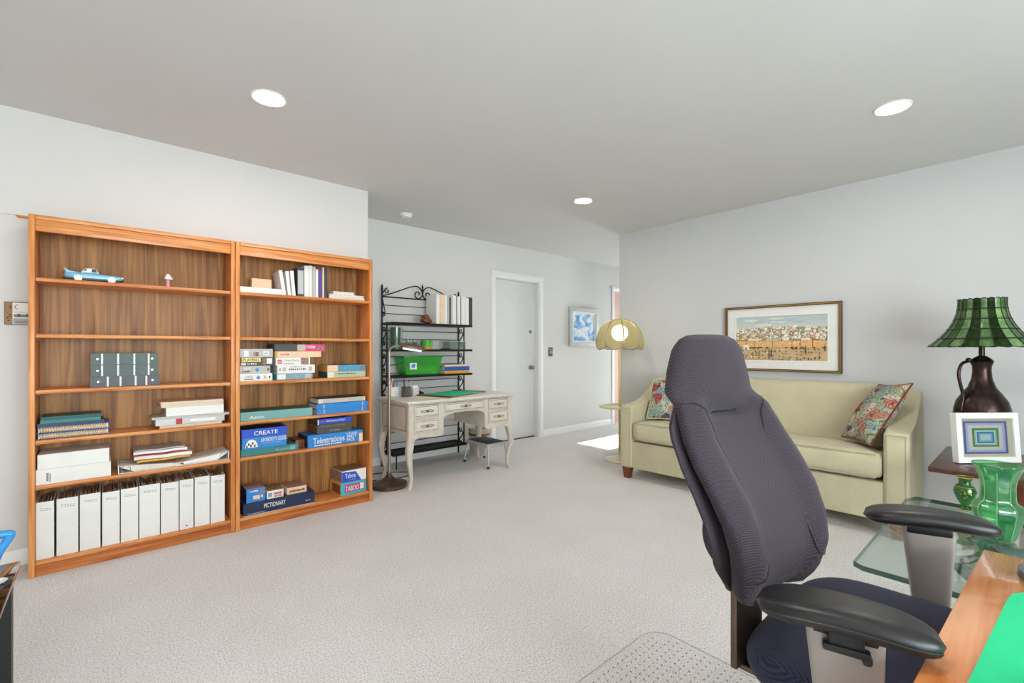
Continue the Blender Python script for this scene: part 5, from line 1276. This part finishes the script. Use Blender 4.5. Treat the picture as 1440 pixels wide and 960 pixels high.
for k, (da, z_, s_) in enumerate(((0, .085, .011), (.35, .092, .008), (-.35, .078, .008), (.2, .070, .007), (-.2, .098, .007), (.55, .080, .006), (-.55, .090, .006), (0, .062, .006))):
    r_ = .0392 if z_ > .07 else .035; s_ *= .55
    bmesh.ops.create_icosphere(bm, subdivisions=1, radius=s_, matrix=Matrix.Translation((r_*math.cos(fa+da), r_*math.sin(fa+da), z_)) @ Matrix.Rotation(fa+da, 4, 'Z') @ Matrix.Diagonal((.25, 1, 1, 1)))
P('gilt_flowers', bm, M['gold'], t)
t = T('grey_blue_slab', 'grey blue slab for a glossy reflecting top by the big green vase', 'laptop', (2.36, -.055, GZ+.0004), R(20))  # slab in place of a glossy top; lid colour paints its blue reflection
bm = BM(); box(bm, -.12, .12, -.13, .13, .002, .014, .003); P('base', bm, M['black'], t)
bm = BM(); box(bm, -.12, .12, -.13, .13, .0145, .022, .003); P('lid', bm, M['laptop'], t)

# ------------------------------------------------------------ orange desk at lower right
DT = .685
t = T('orange_wood_desk', 'orange cherry wood desk with green blotter at lower right', 'desk', (1.20, 0, 0))
bm = BM(); prism(bm, [(-.70, .1325), (.348, .082), (.345, -.60), (-.70, -.60)], 'z', DT-.030, DT, .003, 2); P('desk_top', bm, M['cherry'], t)
for xx in (-.66, .30):
    bm = BM(); box(bm, xx, xx+.03, -.55, -.02, 0, DT-.0305); P('side_panel', bm, M['cherry'], t)
bm = BM(); box(bm, -.63, .30, -.50, -.48, .25, DT-.0305); P('modesty_panel', bm, M['cherry'], t)
bm = BM(); pts = [(.065, -.55), (-.42, -.55), (-.42, .075), (-.25, .060), (.06, .036), (.10, .030), (.135, .010), (.15, -.03), (.15, -.55)]
prism(bm, pts[1:], 'z', 0, .0022); solo('green_blotter', bm, M['green'], 'bright green blotter with rounded corner on the orange desk', 'blotter', None, (1.20, 0, DT+.0003))
t = T('desk_lamp_base', 'round silver lamp base on the orange desk', 'lamp base', (1.43, -.045, DT+.0003))
bm = BM(); lathe(bm, [(.070, 0), (.072, .003), (.070, .016), (.06, .021), (.012, .024), (.010, .05)], seg=40); P('base', bm, M['laptop'], t)
bm = BM(); tube(bm, [(0, 0, .05), (0, 0, .24), (.05, -.06, .30)], .008, 10); P('stem', bm, M['laptop'], t)
bm = BM(); box(bm, -.16, .16, -.11, .11, 0, .012, .005, 3); t = T('grey_laptop', 'grey laptop corner lying near the edge of orange desk', 'laptop', (.80, -.062, DT+.0026), R(-28))
P('base', bm, M['laptop'], t)
bm = BM(); box(bm, -.16, .16, -.11, .11, .0125, .018, .003, 2); P('lid', bm, M['laptop'], t)

# ------------------------------------------------------------ office chair
ca = R(-100); cf = Vector((math.cos(ca), math.sin(ca), 0)); cl = Vector((-cf.y, cf.x, 0)); CC = Vector((1.147, .179, 0))
t = T('office_chair', 'charcoal high backed office chair with black padded arms and navy seat', 'office chair', (1.30, .25, 0))
ROWS = [(1.193, 0.418, 0.05, 0.012), (1.1915, 0.418, 0.075, 0.02), (1.18, 0.417, 0.103, 0.034), (1.165, 0.417, 0.119, 0.039), (1.15, 0.417, 0.131, 0.042), (1.1, 0.415, 0.149, 0.047), (1.05, 0.411, 0.165, 0.044), (1.0, 0.398, 0.182, 0.04), (0.94, 0.37, 0.197, 0.041), (0.88, 0.332, 0.203, 0.043), (0.82, 0.294, 0.198, 0.044), (0.76, 0.268, 0.187, 0.044), (0.7, 0.256, 0.176, 0.043), (0.66, 0.256, 0.17, 0.041), (0.62, 0.262, 0.163, 0.036), (0.6, 0.266, 0.148, 0.028), (0.584, 0.27, 0.11, 0.016)]
def interp(z, k):
    for a, b in zip(ROWS, ROWS[1:]):
        if a[0] >= z >= b[0]: f = (a[0]-z)/(a[0]-b[0]); return a[k]+(b[k]-a[k])*f
    return ROWS[0][k] if z > ROWS[0][0] else ROWS[-1][k]
def sstep(x, a, b): x = max(0, min(1, (x-a)/(b-a))); return x*x*(3-2*x)
def back_pt(u, z, v):
    """u -1..1 across, v +1 on the front face, -1 on the rear"""
    b, w, T_ = interp(z, 1), interp(z, 2), interp(z, 3)
    body = 1-sstep(z, 1.0, 1.05)
    d = body*.040*u*u + .004
    if v > 0:
        d += v*(body*(.026*math.exp(-((abs(u)-.74)/.18)**2)*sstep(z, .60, .70)-.004*math.exp(-((abs(u)-.50)/.05)**2)) + (1-body)*.014*(1-u*u))
        d -= v*.030*math.exp(-((z-.990)/.008)**2)*(1-sstep(abs(u), .22, .42))
        d -= v*.005*math.exp(-((z-.997)/.02)**2)
    return CC-cf*b+cl*(w*u)+cf*(d+T_*v)+Vector((0, 0, z))
NZ, NA = 110, 56
zs = [ROWS[0][0]+(ROWS[-1][0]-ROWS[0][0])*(.5-.5*math.cos(PI*i/(NZ-1)))*.55+(ROWS[-1][0]-ROWS[0][0])*i/(NZ-1)*.45 for i in range(NZ)]
def bk_fn(i, j):
    a = 2*PI*j/NA; c, s = math.cos(a), math.sin(a)
    return back_pt(math.copysign(abs(c)**(2/2.6), c), zs[i], math.copysign(abs(s)**(2/2.3), s))
bm = BM(); V = grid(bm, bk_fn, NZ, NA, False, True); bm.faces.new(V[0][::-1]); bm.faces.new(V[-1]); bc = P('backrest', bm, M['chair'], t, world=True, ang=80)
def fr(u, z):
    c = max(-1, min(1, u)); s = (1-abs(c)**2.6)**(1/2.3) if abs(c) < 1 else 0
    return back_pt(c, z, s)
for sg in (-1, 1):
    path = smooth_curve([(sg*u, z, 0) for u, z in ((.98, 1.022), (.80, 1.022), (.64, 1.000), (.54, .955), (.50, .90), (.49, .80), (.52, .73), (.62, .675), (.82, .655), (.98, .655))], 7)
    bm = BM(); tube(bm, [fr(p.x, p.y)+cf*-.0008 for p in path], .0030, 6); P('seam_or_tuck_shade', bm, M['chairlt'], bc, world=True)
bm = BM(); tube(bm, [fr(u/20, .990)+cf*.0012 for u in range(-6, 7)], .0046, 6); P('seam_or_tuck_shade', bm, M['black'], bc, world=True)  # black tube laid in the headrest tuck to paint its shade
# rear shell that shows along the near edge
def shl(i, j):
    z = 1.03-(1.03-.60)*i/40; a = 2*PI*j/32; c, s = math.cos(a), math.sin(a)
    w = interp(z, 2)*1.0*(.80+.25*sstep(z, .60, .68))*(1.03-.28*sstep(z, .96, 1.04)); b = interp(z, 1)
    body = 1-sstep(z, 1.0, 1.05); u = math.copysign(abs(c)**(2/3.5), c)
    lo_ = 1-sstep(z, .72, .98)
    return CC-cf*b+cl*(w*u)+cf*(-.048*(1-u*u)+(.018*body-.022*lo_)*u*u)+cf*(.016*math.copysign(abs(s)**(2/2.5), s))+Vector((0, 0, z))
bm = BM(); V = grid(bm, shl, 41, 32, False, True); bm.faces.new(V[0][::-1]); bm.faces.new(V[-1]); P('back_shell', bm, M['chair'], t, world=True, ang=80)
def hub(i, j):
    z = .80-.19*i/14; a = 2*PI*j/24; c, s = math.cos(a), math.sin(a); k = math.sin(PI*(.12+.80*i/14))**.5
    return CC-cf*(.318-.020*(i/14))+cl*(.138*k*math.copysign(abs(c)**.6, c))+cf*(.045*k*math.copysign(abs(s)**.7, s))+Vector((0, 0, z))
bm = BM(); V = grid(bm, hub, 15, 24, False, True); bm.faces.new(V[0][::-1]); bm.faces.new(V[-1]); P('lumbar_housing', bm, M['chair'], t, world=True, ang=80)
# seat
def seat_fn(i, j):
    s = i/16; a = 2*PI*j/64; c, sn = math.cos(a), math.sin(a); p = 2/4.2
    if s < .35: rr = s/.35*.80; z = .497+.008*(1-(rr/.8)**2)
    elif s < .7: f = (s-.35)/.35*PI/2; rr = .80+.20*math.sin(f); z = .457+.040*math.cos(f)
    else: f = (s-.7)/.3*PI/2; rr = 1-.14*(1-math.cos(f)); z = .457-.050*math.sin(f)
    x = .297*rr*math.copysign(abs(c)**p, c); y = .265*rr*math.copysign(abs(sn)**p, sn)
    z += .018*abs(x/.297)**3*(1 if s < .6 else .6)
    return (1.325+x, .195+y+.02*(x/.3)*0, z)
bm = BM(); V = grid(bm, seat_fn, 17, 64, False, True); bmesh.ops.remove_doubles(bm, verts=bm.verts, dist=.0003); bm.faces.new([v for v in V[-1] if v.is_valid]); P('seat', bm, M['seat'], t, world=True, ang=80)
bm = BM(); box(bm, 1.19, 1.46, .06, .36, .335, .403, .02, 3); P('tilt_mechanism', bm, M['black'], t, world=True)
bm = BM(); box(bm, 1.098, 1.25, .458, .474, .41, .66, .004, 2); box(bm, 1.13, 1.22, .30, .472, .396, .411, .004, 2); P('back_bracket', bm, M['bronze'], t, world=True)
bm = BM(); tube(bm, [(1.325, .21, .09), (1.325, .21, .35)], .028, 16); P('gas_column', bm, M['black'], t, world=True)
for k in range(5):
    a = 2*PI*k/5+.3; d = Vector((math.cos(a), math.sin(a), 0)); o_ = Vector((1.325, .21, 0))
    bm = BM(); tube(bm, [o_+d*.02+Vector((0, 0, .115)), o_+d*.18+Vector((0, 0, .095)), o_+d*.31+Vector((0, 0, .075))], [.032, .026, .018], 10); lg = P('base_leg', bm, M['black'], t, world=True)
    bm = BM(); s_ = Vector((-d.y, d.x, 0)); e_ = o_+d*.305+Vector((0, 0, .0305)); tube(bm, [e_-s_*.024, e_+s_*.024], .027, 18); tube(bm, [e_+Vector((0, 0, .01)), e_+Vector((0, 0, .05))], .009, 8); P('caster', bm, M['black'], lg, world=True)
def arm_pad(p0, p1, stem_top, stem_bot, outside):
    p0, p1 = Vector(p0), Vector(p1); d = (p1-p0); L_ = d.length; d.normalize(); s_ = Vector((-d.y, d.x, 0)); c0 = (p0+p1)/2
    def fn(i, j):
        f = i/28*2-1; a = 2*PI*j/32; c, s = math.cos(a), math.sin(a)
        e = (1-abs(f)**4.2)**.5 if abs(f) < 1 else 0.0
        w = .051*e*(1-.10*f*.5); h = (.023 if s > 0 else .022)*e**.7
        arch = .012*(1-f*f)-.004
        dish = -.004*(1-abs(c))*max(0, s)
        return c0+d*(f*L_/2)+s_*(w*math.copysign(abs(c)**.8, c))+Vector((0, 0, arch+h*math.copysign(abs(s)**.75, s)+dish))
    bm = BM(); V = grid(bm, fn, 29, 32, False, True); bmesh.ops.remove_doubles(bm, verts=bm.verts, dist=.0003); ap = P('arm_pad', bm, M['pad'], t, world=True, ang=80)
    bm = BM(); tube(bm, [fn(i, 0)+Vector((0, 0, -.002)) for i in range(1, 28)]+[fn(i, 16)+Vector((0, 0, -.002)) for i in range(27, 0, -1)], .0022, 6, True); P('pad_seam', bm, M['black'], ap, world=True)
    # stem: tapering flat blade
    zt_, zb_ = c0.z-.008, stem_bot[0][2]
    A = [Vector(q) for q in stem_top]; B = [Vector(q) for q in stem_bot]
    bm = BM(); n_ = (A[1]-A[0]).cross(Vector((0, 0, 1))).normalized()*.014
    def sf(i, j):
        f = i/10; a_ = A[0].lerp(B[0], f); b_ = A[1].lerp(B[1], f); q = j/20*2*PI; c, s = math.cos(q), math.sin(q)
        m_ = (a_+b_)/2; return m_+(b_-a_)/2*math.copysign(abs(c)**.45, c)+n_*math.copysign(abs(s)**.45, s)
    V = grid(bm, sf, 11, 20, False, True); bm.faces.new(V[0]); bm.faces.new(V[-1][::-1]); st = P('arm_stem', bm, M['stem'], t, world=True, ang=50)
    m_ = (A[0]+A[1])/2; bm = BM(); mx_ = Matrix.Translation((m_.x, m_.y, c0.z-.022)) @ Matrix.Rotation(math.atan2(d.y, d.x), 4, 'Z')
    box(bm, -.045, .045, -.016, .016, -.012, .012, .004, 2, mx_); P('pad_plate', bm, M['black'], ap, world=True)
    # height lever on the outer side
    oo = outside; bm = BM(); z_ = c0.z-.040
    def bar(x0, x1, y0, y1, z0, z1, bv): box(bm, x0, x1, min(oo*y0, oo*y1), max(oo*y0, oo*y1), z0, z1, bv, 2, Matrix.Translation((m_.x, m_.y, 0)) @ Matrix.Rotation(math.atan2(d.y, d.x), 4, 'Z'))
    bar(-.022, .026, .012, .028, z_, c0.z-.010, .003); bar(-.030, .034, .014, .032, z_-.010, z_+.003, .004); bar(.022, .036, .014, .032, z_-.018, z_-.003, .005); P('arm_lever', bm, M['black'], ap, world=True)
    # link from the stem foot to the mechanism under the seat
    bm = BM(); mb = (B[0]+B[1])/2; tube(bm, smooth_curve([mb+Vector((0, 0, .01)), Vector((mb.x, mb.y, .40)), Vector((mb.x*.8+1.325*.2, mb.y, .365)), Vector((mb.x*.3+1.325*.7, mb.y, .365))], 5), .018, 10); P('arm_bar', bm, M['black'], t, world=True)
AZ = .715
arm_pad((.872, .330, AZ), (.939, .088, AZ), [(.897, .262, AZ-.016), (.934, .158, AZ-.016)], [(.905, .235, .43), (.958, .168, .43)], -1)
arm_pad((1.537, .309, AZ), (1.637, .054, AZ), [(1.563, .234, AZ-.016), (1.607, .133, AZ-.016)], [(1.630, .215, .43), (1.632, .150, .43)], 1)

# clear studded chair mat
t = T('chair_mat', 'clear studded vinyl chair mat on carpet below the office chair', 'chair mat', (1.10, .35, 0))
def rrect(x0, x1, y0, y1, r, n=8):
    o = []
    for cx_, cy_, a0 in ((x1-r, y0+r, -PI/2), (x1-r, y1-r, 0), (x0+r, y1-r, PI/2), (x0+r, y0+r, PI)):
        for k in range(n+1): a = a0+PI/2*k/n; o.append((cx_+r*math.cos(a), cy_+r*math.sin(a)))
    return o
bm = BM(); prism(bm, rrect(-.55, .612, -1.0, .700, .09), 'z', .0008, .0034); P('sheet', bm, M['clearmat'], t)
bm = BM(); tube(bm, [(x, y, .0030) for x, y in rrect(-.55, .612, -1.0, .700, .09)], .0014, 5, True); P('edge_bead', bm, M['grey'], t)
bm = BM(); n_ = 0
for i in range(40):
    for j in range(36):
        x = -.53+i*.0285+(.014 if j % 2 else 0); y = -.30+j*.0275
        if x > .59 or y > .68 or (x > .54 and y > .63): continue
        bmesh.ops.create_cone(bm, cap_ends=True, segments=6, radius1=.0034, radius2=.0024, depth=.0016, matrix=Matrix.Translation((x, y, .0041)))
o = P('studs', bm, M['greyprint'], t); o['kind'] = 'stuff'

# ------------------------------------------------------------ black side table at the left edge
t = T('black_glass_table', 'black glass topped low table at the left edge of frame', 'side table', (-.48, 1.95, 0))
bm = BM(); box(bm, -.27, .272, -.20, .288, .435, .45, .002); P('glass_top', bm, M['blackglass'], t)
for sx in (-1, 1):
    for yy in (-.17, .26):
        bm = BM(); box(bm, sx*.235-.02, sx*.235+.02, yy-.02, yy+.02, 0, .4345); P('leg', bm, M['black'], t)
t = T('blue_plastic_caddy', 'bright blue plastic handled caddy on the black glass table', 'caddy', (-.36, 2.15, .4503))
bm = BM(); taper(bm, .10, .05, .118, .07, .05, .004); P('tub', bm, M['blueplastic'], t)
bm = BM(); pth = [(.100, 0, .048), (.118, 0, .08), (.136, 0, .112), (.132, 0, .120), (.10, 0, .122), (0, 0, .122), (-.10, 0, .122)]
tube(bm, smooth_curve(pth, 4), .012, 10); P('handle', bm, M['blueplastic'], t)
t = T('white_dish', 'small white oval dish on the black glass table', 'dish', (-.245, 2.06, .4503))
bm = BM(); lathe(bm, [(.012, 0), (.020, .003), (.026, .009), (.024, .0095), (.016, .005), (.0005, .004)], seg=24); P('bowl', bm, M['white'], t)
